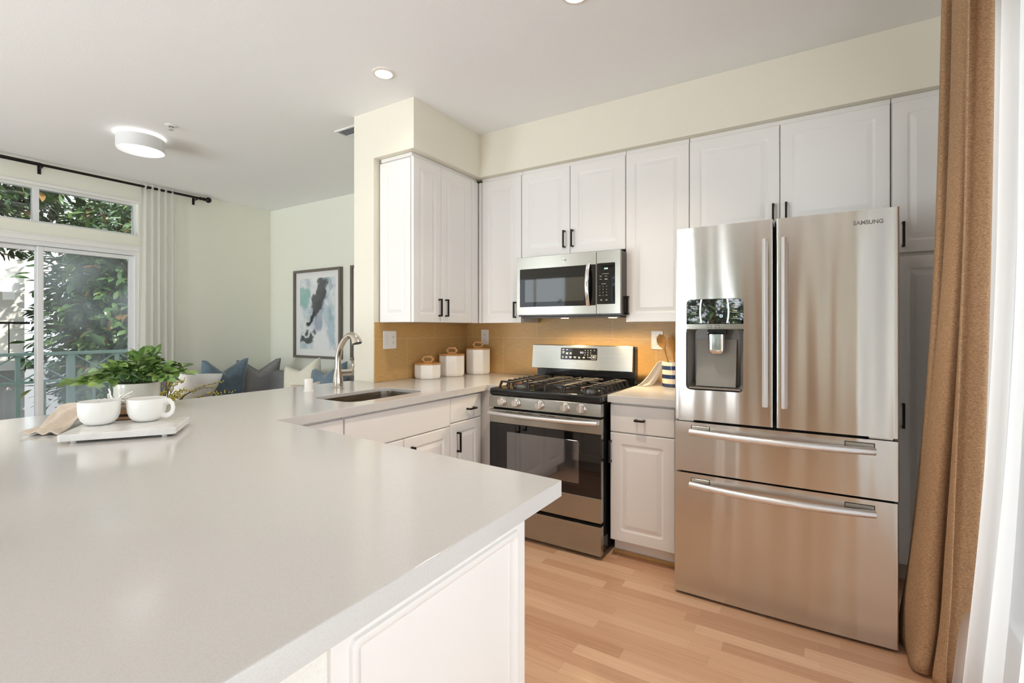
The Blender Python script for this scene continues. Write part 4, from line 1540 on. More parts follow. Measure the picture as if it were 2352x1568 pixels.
for x in (-1.485, -1.135):
    bm = B(); lathe(bm, [(0.028, MZ0 - 0.0242), (0.028, MZ0 - 0.026), (0, MZ0 - 0.026)], (x, 3.085, 0), 20)
    obj('cooking_lamp', bm, M['hoodlamp'], vent)
    d = bpy.data.lights.new('cooktop_lamp', 'SPOT')
    d.energy = 30
    d.color = (1.0, 0.74, 0.40)
    d.spot_size = math.radians(165)
    d.spot_blend = 0.9
    d.shadow_soft_size = 0.02
    o = bpy.data.objects.new('cooktop_lamp', d)
    o.location = (x, 3.085, MZ0 - 0.03)
    COL.objects.link(o)

# ================================================================== things on the worktops
def canister(x, y, r, h, label, rot=0.62):
    t = thing('canister', label, 'canister', (x, y, CT), rot, 'white canisters with bamboo lids')
    bm = B()

    def octo(R, z, e=0.0):
        # an octagon with wide fronts and rounded corners
        pts = []
        for k in range(8):
            a0 = PI / 8 + k * PI / 4
            p = Vector((R * math.cos(a0), R * math.sin(a0), z))
            q = Vector((R * math.cos(a0 + PI / 4), R * math.sin(a0 + PI / 4), z))
            pts += [p.lerp(q, 0.06), p.lerp(q, 0.94)]
        return pts
    loft(bm, [octo(r * s, z) for s, z in ((0.86, 0.0), (0.93, 0.004), (0.985, 0.016), (1.0, 0.03), (1.0, h - 0.002), (0.985, h))])
    obj('body', bm, M['porcelain'], t, sharp=20)
    bm = B()
    loft(bm, [octo(r * s, z) for s, z in ((0.96, h + 0.0005), (1.02, h + 0.002), (1.02, h + 0.009), (1.0, h + 0.011))])
    lid = obj('lid', bm, M['bamboo'], t, sharp=20, label='bamboo lid')
    bm = B()
    z0 = h + 0.0115 + 0.026
    out = [(-0.048, 0), (-0.028, 0.026), (0.028, 0.026), (0.048, 0), (0.028, -0.026), (-0.028, -0.026)]
    inn = [(-0.030, 0), (-0.022, 0.014), (0.022, 0.014), (0.030, 0), (0.022, -0.014), (-0.022, -0.014)]
    lp = [(out, -0.007), (out, 0.007), (inn, 0.007), (inn, -0.007), (out, -0.007)]
    vs = [[bm.verts.new((a, d, z0 + b)) for a, b in L] for L, d in lp[:4]]
    for i in range(4):
        A, C = vs[i], vs[(i + 1) % 4]
        for k in range(6):
            bm.faces.new((A[k], A[(k + 1) % 6], C[(k + 1) % 6], C[k]))
    obj('lid_handle', bm, M['bamboo'], lid, sharp=20)


canister(-2.488, 2.79, 0.1035, 0.106, 'shortest white canister with a bamboo lid, leftmost of the row')
canister(-2.462, 3.045, 0.106, 0.163, 'middle-sized white canister with a bamboo lid, second of the row')
canister(-2.385, 3.295, 0.105, 0.204, 'tallest white canister with a bamboo lid, in the corner by the outlet')

cr = thing('utensil_crock', 'navy and cream striped ceramic crock beside the fridge', 'crock', (-0.775, 3.245, CT))
bm = B(); lathe(bm, [(0.074, CT), (0.078, CT + 0.003), (0.078, CT + 0.157), (0.076, CT + 0.160), (0.072, CT + 0.157), (0.070, CT + 0.012), (0, CT + 0.010)], (-0.775, 3.245, 0), 40, cap=False)
bm.faces.new(bm.verts[:40])
obj('body', bm, M['stripes'], cr, sharp=50)


def utensil(name, label, base, top, w, hl, kind):
    b, t = Vector(base), Vector(top)
    d = (t - b).normalized()
    side = d.cross(Vector((-0.35, 0.94, 0))).normalized()
    nrm = side.cross(d).normalized()
    L = (t - b).length
    bm = B()
    rings = []
    n = 26
    for i in range(n + 1):
        s = i / n * L
        u = (s - (L - hl)) / hl
        if u < 0:
            k = max(0.0, 1 + u * 1.3)
            hw, th = 0.006 + 0.004 * k * k, 0.0045
        else:
            if kind == 'spoon':
                hw = max(0.003, w * math.sqrt(max(0.0, 1 - (2 * u - 1.0) ** 2 * (0.85 if u < 0.5 else 1.0))))
            else:
                hw = 0.010 + (w - 0.010) * min(1, u * 2.4) if u < 0.85 else w * math.sqrt(max(0.02, 1 - ((u - 0.85) / 0.15) ** 2 * 0.9))
            th = 0.0042
        dish = 0.010 * math.sin(max(0, min(1, u)) * PI) if kind == 'spoon' else 0
        ring = []
        for k in range(12):
            a = 2 * PI * k / 12
            x = math.cos(a) * hw
            y = math.sin(a) * th + dish * (1 - (x / max(hw, 1e-4)) ** 2)
            ring.append(b + d * s + side * x + nrm * y)
        rings.append(ring)
    loft(bm, rings)
    return tag(obj(name, bm, M['spoonwood'], sharp=60), label, 'spoon' if kind == 'spoon' else 'spatula')


utensil('wooden_spoon', 'wooden spoon with an oval bowl standing in the striped crock', (-0.772, 3.235, CT + 0.014), (-0.872, 3.250, 1.262), 0.031, 0.092, 'spoon')
utensil('wooden_spatula', 'flat-topped wooden spatula standing in the striped crock, next to the fridge', (-0.765, 3.25, CT + 0.014), (-0.800, 3.268, 1.243), 0.029, 0.10, 'spatula')

bm = B()


def towel_fn(u, v):
    # over the rim, down to the worktop and out along it
    P = [Vector((-0.835, 3.235, 1.070)), Vector((-0.853, 3.215, 1.088)), Vector((-0.872, 3.20, 1.06)), Vector((-0.905, 3.165, 0.99)), Vector((-0.935, 3.13, 0.945)), Vector((-0.958, 3.10, 0.9275))]
    s = u * (len(P) - 1)
    i = min(int(s), len(P) - 2)
    p = P[i].lerp(P[i + 1], s - i)
    w = 0.020 + 0.055 * u ** 0.8
    side = Vector((0.62, 0.42, 0))
    q = p + side * (v - 0.25) * w * 1.6 + Vector((-0.3, -0.6, 0)) * 0.012 * math.sin(v * 9 + u * 2) * u
    if u > 0.9:
        q.z = max(q.z, CT + 0.004)
    q.z = max(q.z - 0.02 * v * u * (1 - u), CT + 0.004)
    return q


sheet(bm, towel_fn, 24, 14)
tag(obj('tea_towel', bm, M['towel'], sharp=180, solid=0.003), 'cream tea towel trailing from the striped crock onto the countertop', 'towel')


# outlets
def outlet(name, label, T, a0, a1, b0, b1, cols):
    t = thing(name, label, 'outlet', tuple(T((a0 + a1) / 2, (b0 + b1) / 2, 0)))
    plate(t, 'cover_plate', T, a0, a1, b0, b1, 0.0005, 0.006, 'plastic_white', 0.004, 0.002)
    zc = (b0 + b1) / 2
    for ca, kind in cols:
        if kind == 'duplex':
            for s in (-1, 1):
                rc = plate(t, 'receptacle', T, ca - 0.016, ca + 0.016, zc + s * 0.0205 - 0.0145, zc + s * 0.0205 + 0.0145, 0.006, 0.0075, 'plastic_white', 0.010, 0.0006)
                bm = B()
                b = zc + s * 0.0205
                box(bm, ca - 0.0072, ca - 0.0050, b - 0.001, b + 0.0075, 0.0073, 0.0078, 0, 1, T)
                box(bm, ca + 0.0050, ca + 0.0072, b - 0.001, b + 0.0065, 0.0073, 0.0078, 0, 1, T)
                loft(bm, [[T(ca + 0.0027 * math.cos(k * PI / 5), b - 0.0075 + 0.0027 * math.sin(k * PI / 5), d) for k in range(10)] for d in (0.0073, 0.0078)])
                obj('slot', bm, M['slot'], rc)
        else:
            bm = B()
            for k in (-1.5, -0.5, 0.5, 1.5):
                b = zc + k * 0.019
                loft(bm, [[T(ca + 0.0027 * math.cos(q * PI / 5), b + 0.0027 * math.sin(q * PI / 5), d) for q in range(10)] for d in (0.0058, 0.0064)])
            obj('slot', bm, M['slot'], t)


outlet('outlet_plate', 'wide white wall plate with one duplex outlet, on the tile left of the canisters', facing('+x', -2.592), 2.436, 2.560, 1.154, 1.282, ((2.468, 'blank'), (2.528, 'duplex')))
outlet('outlet_plate', 'white duplex outlet on the tile above the tallest canister', facing('-y', 3.412), -2.434, -2.358, 1.163, 1.289, ((-2.396, 'duplex'),))
outlet('outlet_plate', 'white duplex outlet on the tile behind the wooden spoon', facing('-y', 3.412), -0.972, -0.890, 1.153, 1.282, ((-0.931, 'duplex'),))

# ---- tray group
TA = math.atan2(0.263, 0.185)
tr = thing('serving_tray', 'white marble serving tray on the peninsula under the two mugs', 'tray', (-2.066, 0.742, CT), TA)
bm = B()
loft(bm, [[Vector((x, y, z)) for x, y in rr(-0.162 + o, 0.162 - o, -0.098 + o, 0.138 - o, 0.01)] for o, z in ((0.001, 0.009), (0, 0.010), (0, 0.029), (0.002, 0.031))])
obj('slab', bm, M['marble'], tr, sharp=30)
for x in (-0.125, 0.125):
    for y in (-0.075, 0.09):
        bm = B(); lathe(bm, [(0.008, 0.0), (0.009, 0.0088)], (x, y, 0), 12); obj('foot', bm, M['marble'], tr)


def mug(x, y, ang, label):
    t = thing('mug', label, 'mug', (x, y, CT + 0.0315), ang, 'white mugs')
    t.scale = (0.83, 0.83, 1.0)
    bm = B()
    prof = [(0.040, 0.0), (0.042, 0.003), (0.052, 0.0065), (0.064, 0.018), (0.071, 0.035), (0.0735, 0.055), (0.0735, 0.082), (0.0725, 0.084), (0.0712, 0.082),
            (0.071, 0.055), (0.068, 0.035), (0.061, 0.018), (0.045, 0.008), (0.0, 0.007)]
    lathe(bm, prof, (0, 0, 0), 44, cap=False)
    bm.faces.new(bm.verts[:44][::-1])
    obj('body', bm, M['ceramic_matte'], t, sharp=60)
    bm = B()
    pts = [(0.0735 + a, 0, z) for a, z in ((-0.006, 0.070), (0.008, 0.0745), (0.022, 0.073), (0.034, 0.063), (0.038, 0.048), (0.034, 0.033), (0.022, 0.022), (0.008, 0.018), (-0.010, 0.021))]
    tube(bm, pts, [0.0072, 0.007, 0.0065, 0.0062, 0.0062, 0.0062, 0.0062, 0.0065, 0.0072], 12, flat=1.5)
    obj('handle', bm, M['ceramic_matte'], t, sharp=60)


mug(-2.193, 0.702, math.radians(165), 'white mug on the left of the marble tray, its handle hidden')
mug(-2.128, 0.824, math.radians(38), 'white mug on the right of the marble tray, its loop handle showing')

# stack of slatted wooden boards behind the mugs
bs = thing('wooden_riser', 'slatted brown wooden riser behind the mugs, under the linen', 'riser', (-2.36, 0.815, CT), TA)
for k in range(3):
    bm = B(); box(bm, -0.085, 0.085, -0.075, 0.075, 0.001 + k * 0.021, 0.013 + k * 0.021, 0.003)
    obj('board', bm, M['walnut'], bs)
bm = B()
for x in (-0.07, 0.07):
    for k in range(2):
        box(bm, x - 0.008, x + 0.008, -0.07, 0.07, 0.013 + k * 0.021, 0.022 + k * 0.021)
obj('spacer', bm, M['oaktrim'], bs)

# linen napkin over the riser, its end lying on the worktop
bm = B()


def nap(u, v):
    # u runs from the riser top towards the camera side, v across
    P = [(-2.30, 0.87, 0.990), (-2.37, 0.815, 0.996), (-2.43, 0.765, 1.004), (-2.462, 0.72, 1.000), (-2.445, 0.672, 0.978), (-2.40, 0.625, 0.952), (-2.355, 0.585, 0.938), (-2.325, 0.560, 0.932)]
    s = u * (len(P) - 1)
    i = min(int(s), len(P) - 2)
    p = Vector(P[i]).lerp(Vector(P[i + 1]), s - i)
    side = Vector((0.72, 0.55, 0)) if u > 0.5 else Vector((0.62, 0.70, 0))
    w = 0.20 - 0.08 * u + 0.03 * math.sin(u * 7)
    q = p + side * (v - 0.35) * w
    q.z -= max(0, u - 0.3) * 0.04 * abs(v - 0.4) * 2
    q.z += 0.006 * math.sin(v * 12 + u * 4) * (0.3 + u) + 0.005 * mnoise.noise(Vector((u * 9, v * 7, 1)))
    q.z = max(q.z, CT + 0.005 + 0.010 * (0.5 + 0.5 * math.sin(v * 17 + 1)) * (1 if u > 0.75 else 0.3))
    if u < 0.42:
        q.z = max(q.z, CT + 0.060)
    return q


sheet(bm, nap, 60, 30)
nk = obj('linen_napkin', bm, M['linen'], sharp=180, solid=0.006)
tag(nk, 'rumpled natural linen napkin left of the mugs, trailing onto the countertop', 'napkin')

# white coral-like ornament on the linen
bm = B()
rnd = random.Random(5)
for k in range(46):
    a, e = rnd.uniform(0, 2 * PI), rnd.uniform(-0.1, 0.9)
    p = Vector((-2.335, 0.80, 1.010))
    d = Vector((math.cos(a) * math.cos(e), math.sin(a) * math.cos(e), math.sin(e) * 0.7))
    pts = [p + d * 0.008]
    L = rnd.uniform(0.035, 0.062)
    for i in range(4):
        d = (d + Vector((rnd.uniform(-0.5, 0.5), rnd.uniform(-0.5, 0.5), rnd.uniform(-0.45, 0.35)))).normalized()
        pts.append(pts[-1] + d * L / 4)
    for q in pts:
        q.z = max(q.z, 1.002)
    tube(bm, pts, [0.0045, 0.004, 0.0038, 0.0036, 0.003], 6)
sphere(bm, (-2.335, 0.80, 1.010), 0.014, 10)
tag(obj('coral_ornament', bm, M['ceramic'], sharp=60), 'small white branching coral ornament between the mugs and the plant pot', 'ornament')


# ---- leaves helper
def leaf_bm(leaves, tone_name='tone'):
    """leaves: (base, direction, normal, length, width, tone)"""
    vs, fs, tones = [], [], []
    for b, d, n, L, w, tn in leaves:
        d = d.normalized()
        s = d.cross(n).normalized()
        n = s.cross(d).normalized()
        k = len(vs)
        prof = ((0.0, 0.06, 0.0), (0.25, 0.75, 0.02), (0.55, 1.0, 0.0), (0.82, 0.62, -0.05), (1.0, 0.02, -0.13))
        for t, ww, dz in prof:
            c = b + d * (L * t) + n * (L * dz)
            vs += [c - s * (w * ww / 2) + n * (0.12 * w * ww), c, c + s * (w * ww / 2) + n * (0.12 * w * ww)]
        for i in range(4):
            a = k + i * 3
            fs += [(a, a + 1, a + 4, a + 3), (a + 1, a + 2, a + 5, a + 4)]
            tones += [tn, tn]
    return vs, fs, tones


def leaf_obj(name, leaves, mat, parent=None):
    vs, fs, tones = leaf_bm(leaves)
    c = sum((Vector(v) for v in vs), Vector()) / len(vs)
    me = bpy.data.meshes.new(name)
    me.from_pydata([v - c for v in vs], [], fs)
    me.polygons.foreach_set('use_smooth', [True] * len(fs))
    at = me.attributes.new('tone', 'FLOAT', 'FACE')
    at.data.foreach_set('value', tones)
    me.materials.append(mat)
    o = bpy.data.objects.new(name, me)
    COL.objects.link(o)
    if parent is not None:
        o.parent = parent
        o.location = c - ORG[parent.name]
    else:
        o.location = c
    ORG[o.name] = c
    return o


# ---- potted plant
px, py = -2.730, 1.018
pt = thing('potted_plant', 'leafy green plant in a low ribbed white pot on the peninsula', 'plant', (px, py, CT))
bm = B()
rings = []
NR = 120
for r, z, rib in ((0.070, 0, 0), (0.077, 0.002, 0), (0.083, 0.012, 1), (0.0885, 0.07, 1), (0.0895, 0.104, 1), (0.0895, 0.106, 0), (0.0895, 0.120, 0), (0.0875, 0.122, 0), (0.084, 0.118, 0), (0.080, 0.08, 0), (0.0, 0.08, 0)):
    rings.append([Vector((px + max(r, 1e-4) * (1 - 0.010 * rib * (k % 2)) * math.cos(2 * PI * k / NR), py + max(r, 1e-4) * (1 - 0.010 * rib * (k % 2)) * math.sin(2 * PI * k / NR), CT + z)) for k in range(NR)])
loft(bm, rings)
obj('pot', bm, pmat('pot_glaze', (0.70, 0.68, 0.60, 1), 0.25), pt, sharp=70)
bm = B(); lathe(bm, [(0.082, CT + 0.095), (0.06, CT + 0.102), (0, CT + 0.104)], (px, py, 0), 24, cap=False); obj('soil', bm, M['soil'], pt)
rnd = random.Random(3)
leaves, stems = [], B()
for k in range(62):
    a = 2 * PI * k / 62 * 5.3 + rnd.uniform(-0.3, 0.3)
    reach = rnd.uniform(0.05, 0.20)
    rise = rnd.uniform(0.03, 0.105) * (1.35 - reach * 3.4) + 0.012
    if k % 13 == 0:
        reach, rise = 0.07, 0.15
    if math.cos(a) * 0.66 + math.sin(a) * 0.75 < -0.3:
        reach *= 1.12
        rise *= 0.75
    p0 = Vector((px + 0.05 * math.cos(a) * rnd.random(), py + 0.05 * math.sin(a) * rnd.random(), CT + 0.10))
    p1 = Vector((px + reach * math.cos(a), py + reach * math.sin(a), CT + 0.115 + rise))
    p2 = Vector((px + reach * 1.1 * math.cos(a), py + reach * 1.1 * math.sin(a), CT + 0.108 + rise * 0.9))
    mid = (p0 + p1) / 2 + Vector((0, 0, 0.03))
    tube(stems, [p0, mid, p1, p2], [0.0022, 0.002, 0.0016, 0.001], 5)
    tone = min(1, max(0, rnd.gauss(0.5, 0.22)))
    for q in range(9):
        t = 0.1 + 0.9 * q / 8
        base = mid.lerp(p1, t) if q < 8 else p2
        ax = (p1 - mid).normalized()
        sd = ax.cross(Vector((0, 0, 1))).normalized() * (1 if q % 2 else -1)
        d = (ax * rnd.uniform(0.2, 0.9) + sd * rnd.uniform(0.5, 1.0) + Vector((0, 0, rnd.uniform(-0.45, 0.35)))) if q < 8 else ax
        leaves.append((base, d, Vector((rnd.uniform(-0.8, 0.8), rnd.uniform(-0.8, 0.8), 0.8)), rnd.uniform(0.042, 0.064), rnd.uniform(0.024, 0.034), min(1, max(0, tone + rnd.uniform(-0.2, 0.2)))))
leaf_obj('foliage', leaves, M['leaf_pot'], pt)
obj('stem', stems, pmat('stem_green', (0.10, 0.16, 0.05, 1), 0.5), pt)

# ---- console table and bud vase behind the peninsula
ct_ = thing('console_table', 'low dark console table behind the peninsula', 'table', (-3.22, 1.3, 0))
bm = B(); box(bm, -3.42, -3.02, 0.75, 1.9, 0.66, 0.69, 0.004); obj('tabletop', bm, M['walnut'], ct_)
for x in (-3.39, -3.05):
    for y in (0.78, 1.87):
        bm = B(); box(bm, x - 0.02, x + 0.02, y - 0.02, y + 0.02, 0, 0.6595); obj('leg', bm, M['walnut'], ct_)
bv = thing('bud_vase', 'vase of twigs with yellow buds standing behind the peninsula', 'vase', (-3.2, 1.33, 0.69))
bm = B(); lathe(bm, [(0.04, 0.6905), (0.055, 0.72), (0.05, 0.77), (0.026, 0.81), (0.03, 0.83), (0.026, 0.829), (0.02, 0.80), (0, 0.79)], (-3.2, 1.33, 0), 28); obj('body', bm, M['ceramic'], bv)
rnd = random.Random(9)
tw, buds = B(), B()
for k, (dx, dy, dz) in enumerate(((0.05, 0.36, 0.10), (0.0, 0.32, 0.155), (0.02, 0.26, 0.13), (0.05, 0.30, 0.075), (-0.02, 0.05, 0.22), (0.0, 0.02, 0.28), (0.02, 0.08, 0.19), (0.02, -0.03, 0.12), (0.03, 0.06, 0.10), (0.04, 0.02, 0.09), (0.0, -0.05, 0.10), (0.05, 0.08, 0.13))):
    p0 = Vector((-3.2, 1.33, 0.80))
    p3 = p0 + Vector((dx, dy, dz))
    p1 = p0 + Vector((dx * 0.2, dy * 0.2, dz * 0.45))
    pts = [p0.lerp(p1, 0), p0.lerp(p1, 0.6)]
    for i in range(1, 8):
        t = i / 7
        q = p1.lerp(p3, t) + Vector((rnd.uniform(-0.008, 0.008), 0, 0.03 * math.sin(t * PI) + rnd.uniform(-0.005, 0.005)))
        pts.append(q)
        for s in range(3 if k < 6 else 6):
            off = Vector((rnd.uniform(-0.012, 0.012), rnd.uniform(-0.016, 0.016), rnd.uniform(-0.010, 0.014)))
            sphere(buds, q + off, rnd.uniform(0.0028, 0.0048), 8, (1, 1, 1.3))
    tube(tw, pts, [0.0026] * 3 + [0.0018] * (len(pts) - 3), 6)
obj('twig', tw, M['twig'], bv)
o = obj('buds', buds, M['bud'], bv, sharp=180, label='yellow buds')
o['kind'] = 'stuff'

# ================================================================== ceiling fittings
def can_light(x, y, label, watts):
    t = thing('recessed_light', label, 'ceiling light', (x, y, ZC), group='recessed ceiling lights')
    bm = B()
    lathe(bm, [(0.067, ZC - 0.0005), (0.067, ZC - 0.004), (0.058, ZC - 0.009), (0.050, ZC - 0.0085), (0.046, ZC - 0.004)], (x, y, 0), 40, cap=False)
    obj('trim_ring', bm, pmat('can_trim', (0.80, 0.74, 0.68, 1), 0.5), t)
    bm = B(); lathe(bm, [(0.049, ZC - 0.0075), (0.03, ZC - 0.0095), (0, ZC - 0.010)], (x, y, 0), 32, cap=False)
    obj('lens', bm, M['bulb'], t)
    d = bpy.data.lights.new('can_lamp', 'SPOT')
    d.energy = watts
    d.color = (1.0, 0.86, 0.70)
    d.spot_size = math.radians(130)
    d.spot_blend = 0.8
    d.shadow_soft_size = 0.05
    o = bpy.data.objects.new('can_lamp', d)
    o.location = (x, y, ZC - 0.02)
    COL.objects.link(o)


can_light(-2.17, 2.045, 'lit recessed ceiling light near the column over the sink', 9)
can_light(-0.92, 2.02, 'lit recessed ceiling light at the top edge of the photo above the stove aisle', 90)

dl = thing('drum_ceiling_light', 'white drum-shaped flush ceiling light in the living room', 'ceiling light', (-4.50, 1.70, ZC))
bm = B(); lathe(bm, [(0.155, 2.695), (0.157, 2.693), (0.157, 2.79), (0.155, 2.792), (0.1535, 2.79), (0.1535, 2.697)], (-4.50, 1.70, 0), 48, cap=False)
vs = bm.verts[:]
n = 48
for k in range(n):
    bm.faces.new((vs[k], vs[(k + 1) % n], vs[5 * n + (k + 1) % n], vs[5 * n + k]))
obj('shade', bm, M['drum'], dl)
bm = B(); lathe(bm, [(0.152, 2.738), (0, 2.738)], (-4.50, 1.70, 0), 40, cap=False); lathe(bm, [(0.152, 2.768), (0.05, 2.776)], (-4.50, 1.70, 0), 40, cap=False)
obj('diffuser', bm, M['bulb_cool'], dl)
bm = B(); lathe(bm, [(0.11, ZC - 0.0005), (0.11, ZC - 0.020), (0.0, ZC - 0.021)], (-4.50, 1.70, 0), 36, cap=False); obj('canopy', bm, M['trimw'], dl)

sp_ = thing('fire_sprinkler', 'small white fire sprinkler on the ceiling beyond the drum light', 'sprinkler', (-4.08, 1.735, ZC))
bm = B(); lathe(bm, [(0.040, ZC - 0.0005), (0.038, ZC - 0.004), (0.018, ZC - 0.009), (0.016, ZC - 0.008)], (-4.08, 1.735, 0), 28, cap=False); obj('escutcheon', bm, M['trimw'], sp_)
bm = B(); cyl(bm, (-4.08, 1.735, ZC - 0.001), (-4.08, 1.735, ZC - 0.022), 0.008, 12); lathe(bm, [(0.0001, ZC - 0.030), (0.016, ZC - 0.031), (0.016, ZC - 0.033), (0.0001, ZC - 0.033)], (-4.08, 1.735, 0), 16); cyl(bm, (-4.08, 1.735, ZC - 0.021), (-4.08, 1.735, ZC - 0.031), 0.003, 8)
obj('head', bm, M['alu'], sp_)

vn = thing('ceiling_vent', 'white ceiling vent grille with dark louvres beside the column', 'vent', (-2.99, 2.51, ZC))
bm = B()
x0, x1, y0, y1 = -3.13, -2.84, 2.445, 2.565
for a in ((x0, x1, y0, y0 + 0.015), (x0, x1, y1 - 0.015, y1), (x0, x0 + 0.015, y0 + 0.015, y1 - 0.015), (x1 - 0.015, x1, y0 + 0.015, y1 - 0.015)):
    box(bm, *a, ZC - 0.009, ZC - 0.0005, 0.001)
obj('frame', bm, M['trimw'], vn)
bm = B(); box(bm, x0 + 0.015, x1 - 0.015, y0 + 0.015, y1 - 0.015, ZC - 0.002, ZC - 0.0006); obj('backing', bm, M['dark'], vn)
for k in range(5):
    bm = B()
    yy = y0 + 0.024 + k * 0.018
    loft(bm, [[Vector((x, yy, ZC - 0.0025)), Vector((x, yy + 0.001, ZC - 0.0025)), Vector((x, yy - 0.004, ZC - 0.010)), Vector((x, yy - 0.005, ZC - 0.010))] for x in (x0 + 0.015, x1 - 0.015)])
    obj('louvre', bm, M['vinyl'], vn)

# ================================================================== living room
ro = thing('curtain_rod', 'black curtain rod with a ball finial over the balcony door', 'curtain rod', (-5.90, 1.1, 2.772), group='curtain rods')
xr_ = -5.90
ZR = 2.770
bm = B(); cyl(bm, (xr_, -0.95, ZR), (xr_, 1.47, ZR), 0.0155, 16); cyl(bm, (xr_, 1.46, ZR), (xr_, 2.80, ZR), 0.0125, 16); obj('pole', bm, M['black_metal'], ro)
bm = B()
for r, y in ((0.018, 2.805), (0.013, 2.825), (0.019, 2.84), (0.010, 2.855)):
    cyl(bm, (xr_, y - 0.008, ZR), (xr_, y + 0.008, ZR), r, 16)
sphere(bm, (xr_, 2.888, ZR), 0.032, 18)
obj('finial', bm, M['black_metal'], ro)
for y in (-0.6, 1.475, 2.28, 2.765):
    bm = B(); box(bm, XW + 0.001, XW + 0.006, y - 0.012, y + 0.012, ZR - 0.07, ZR + 0.01); box(bm, XW + 0.006, xr_ + 0.004, y - 0.005, y + 0.005, ZR - 0.026, ZR - 0.0165); box(bm, xr_ - 0.02, xr_ + 0.02, y - 0.006, y + 0.006, ZR - 0.022, ZR - 0.014)
    obj('bracket', bm, M['black_metal'], ro)


def curtain(name, top, bot, z0, z1, amp, folds, nu=120, nz=40, power=1.0, phase=0.0, omega=0.0, seed=1):
    """cloth hanging from a path `top` to a path `bot` (lists of xy)"""
    def along(path, s):
        q = s * (len(path) - 1)
        i = min(int(q), len(path) - 2)
        return Vector(path[i]).lerp(Vector(path[i + 1]), q - i)

    def fn(u, v):
        # v: 0 bottom .. 1 top
        t = (1 - v) ** power
        p = along(top, u).lerp(along(bot, u), t)
        e = 0.01
        d = along(top, min(1, u + e)).lerp(along(bot, min(1, u + e)), t) - along(top, max(0, u - e)).lerp(along(bot, max(0, u - e)), t)
        d.normalize()
        nrm = Vector((-d.y, d.x))
        wv = mnoise.noise(Vector((u * 3 + seed, v * 1.5, seed * 2.0)))
        a = amp * (0.75 + 0.5 * (1 - v)) * (1 + 0.5 * wv)
        f = math.sin(2 * PI * folds * u + phase + 0.9 * wv)
        f = math.copysign(abs(f) ** 0.8, f)
        th = 2 * PI * folds * u + phase + 0.9 * wv
        q = p + nrm * (a * f) - d * (omega * a * math.sin(2 * th))
        return Vector((q.x, q.y, z0 + (z1 - z0) * v))
    bm = B()
    sheet(bm, fn, nu, nz)
    return bm


bm = curtain('c', [(-5.90, 2.225), (-5.90, 2.56)], [(-5.88, 2.20), (-5.88, 2.56)], 0.02, 2.80, 0.028, 5.5, 130, 24)
tag(obj('sheer_curtain', bm, M['sheer_left'], sharp=180), 'cream sheer curtain at the right end of the living room rod', 'curtain')


def picture(name, label, x0, x1, z0, z1, y, art):
    t = thing(name, label, 'picture', ((x0 + x1) / 2, y, z0), group='grey framed prints')
    w, dp = 0.030, 0.045
    yb = 3.689
    bm = B()
    for a in ((x0, x1, z0, z0 + w), (x0, x1, z1 - w, z1), (x0, x0 + w, z0 + w, z1 - w), (x1 - w, x1, z0 + w, z1 - w)):
        box(bm, a[0], a[1], yb - dp, yb, a[2], a[3], 0.002)
    obj('frame', bm, M['frame_grey'], t)
    bm = B(); box(bm, x0 + w, x1 - w, yb - 0.020, yb - 0.001, z0 + w, z1 - w)
    mt = obj('mat_board', bm, pmat('mat_board', (0.80, 0.80, 0.79, 1), 0.6), t)
    i = 0.105
    bm = B()
    vs = [bm.verts.new(p) for p in ((x0 + i, yb - 0.0206, z0 + i), (x1 - i, yb - 0.0206, z0 + i), (x1 - i, yb - 0.0206, z1 - i), (x0 + i, yb - 0.0206, z1 - i))]
    f = bm.faces.new(vs)
    uv = bm.loops.layers.uv.new('UVMap')
    for lp, c in zip(f.loops, ((0, 0), (1, 0), (1, 1), (0, 1))):
        lp[uv].uv = c
    obj('print', bm, M['art'], mt)


picture('framed_print', 'grey framed abstract ink-wash print on the living room wall, the fully visible one', -5.44, -4.57, 0.945, 2.003, 3.66, True)
picture('framed_print', 'grey framed print mostly hidden behind the column', -4.40, -3.53, 0.945, 2.003, 3.66, True)

# ---- sofa, L-shaped
so = thing('sofa', 'grey L-shaped fabric sofa in the living room corner', 'sofa', (-5.3, 3.1, 0))
bm = B()
box(bm, -5.85, -3.35, 2.80, 3.62, 0.06, 0.24, 0.02, 3); box(bm, -5.85, -5.0, 2.02, 2.80, 0.06, 0.24, 0.02, 3)
obj('base', bm, M['sofa'], so)
for a in ((-5.66, -4.55, 2.70, 3.42), (-4.54, -3.55, 2.70, 3.42), (-5.66, -4.98, 2.04, 2.69)):
    bm = B(); box(bm, *a, 0.245, 0.45, 0.05, 4); obj('seat_cushion', bm, M['sofa'], so)
bm = B(); box(bm, -5.86, -3.35, 3.43, 3.63, 0.242, 0.70, 0.05, 4); box(bm, -5.86, -5.68, 2.04, 3.42, 0.242, 0.70, 0.05, 4); obj('backrest', bm, M['sofa'], so)
for a in ((-5.50, -4.56, 3.27, 3.46), (-4.54, -3.58, 3.27, 3.46)):
    bm = B(); box(bm, *a, 0.455, 0.815, 0.07, 5); obj('back_cushion', bm, M['sofa'], so)
for a in ((-5.72, -5.53, 2.72, 3.26), (-5.72, -5.53, 2.06, 2.70)):
    bm = B(); box(bm, *a, 0.455, 0.815, 0.07, 5); obj('back_cushion', bm, M['sofa'], so)
bm = B(); box(bm, -3.545, -3.35, 2.70, 3.42, 0.242, 0.62, 0.04, 4); obj('armrest', bm, M['sofa'], so)
for x, y in ((-5.8, 2.07), (-5.05, 2.07), (-5.8, 3.57), (-3.4, 2.86), (-3.4, 3.57)):
    bm = B(); cyl(bm, (x, y, 0), (x, y, 0.0595), 0.02, 12); obj('leg', bm, M['walnut'], so)


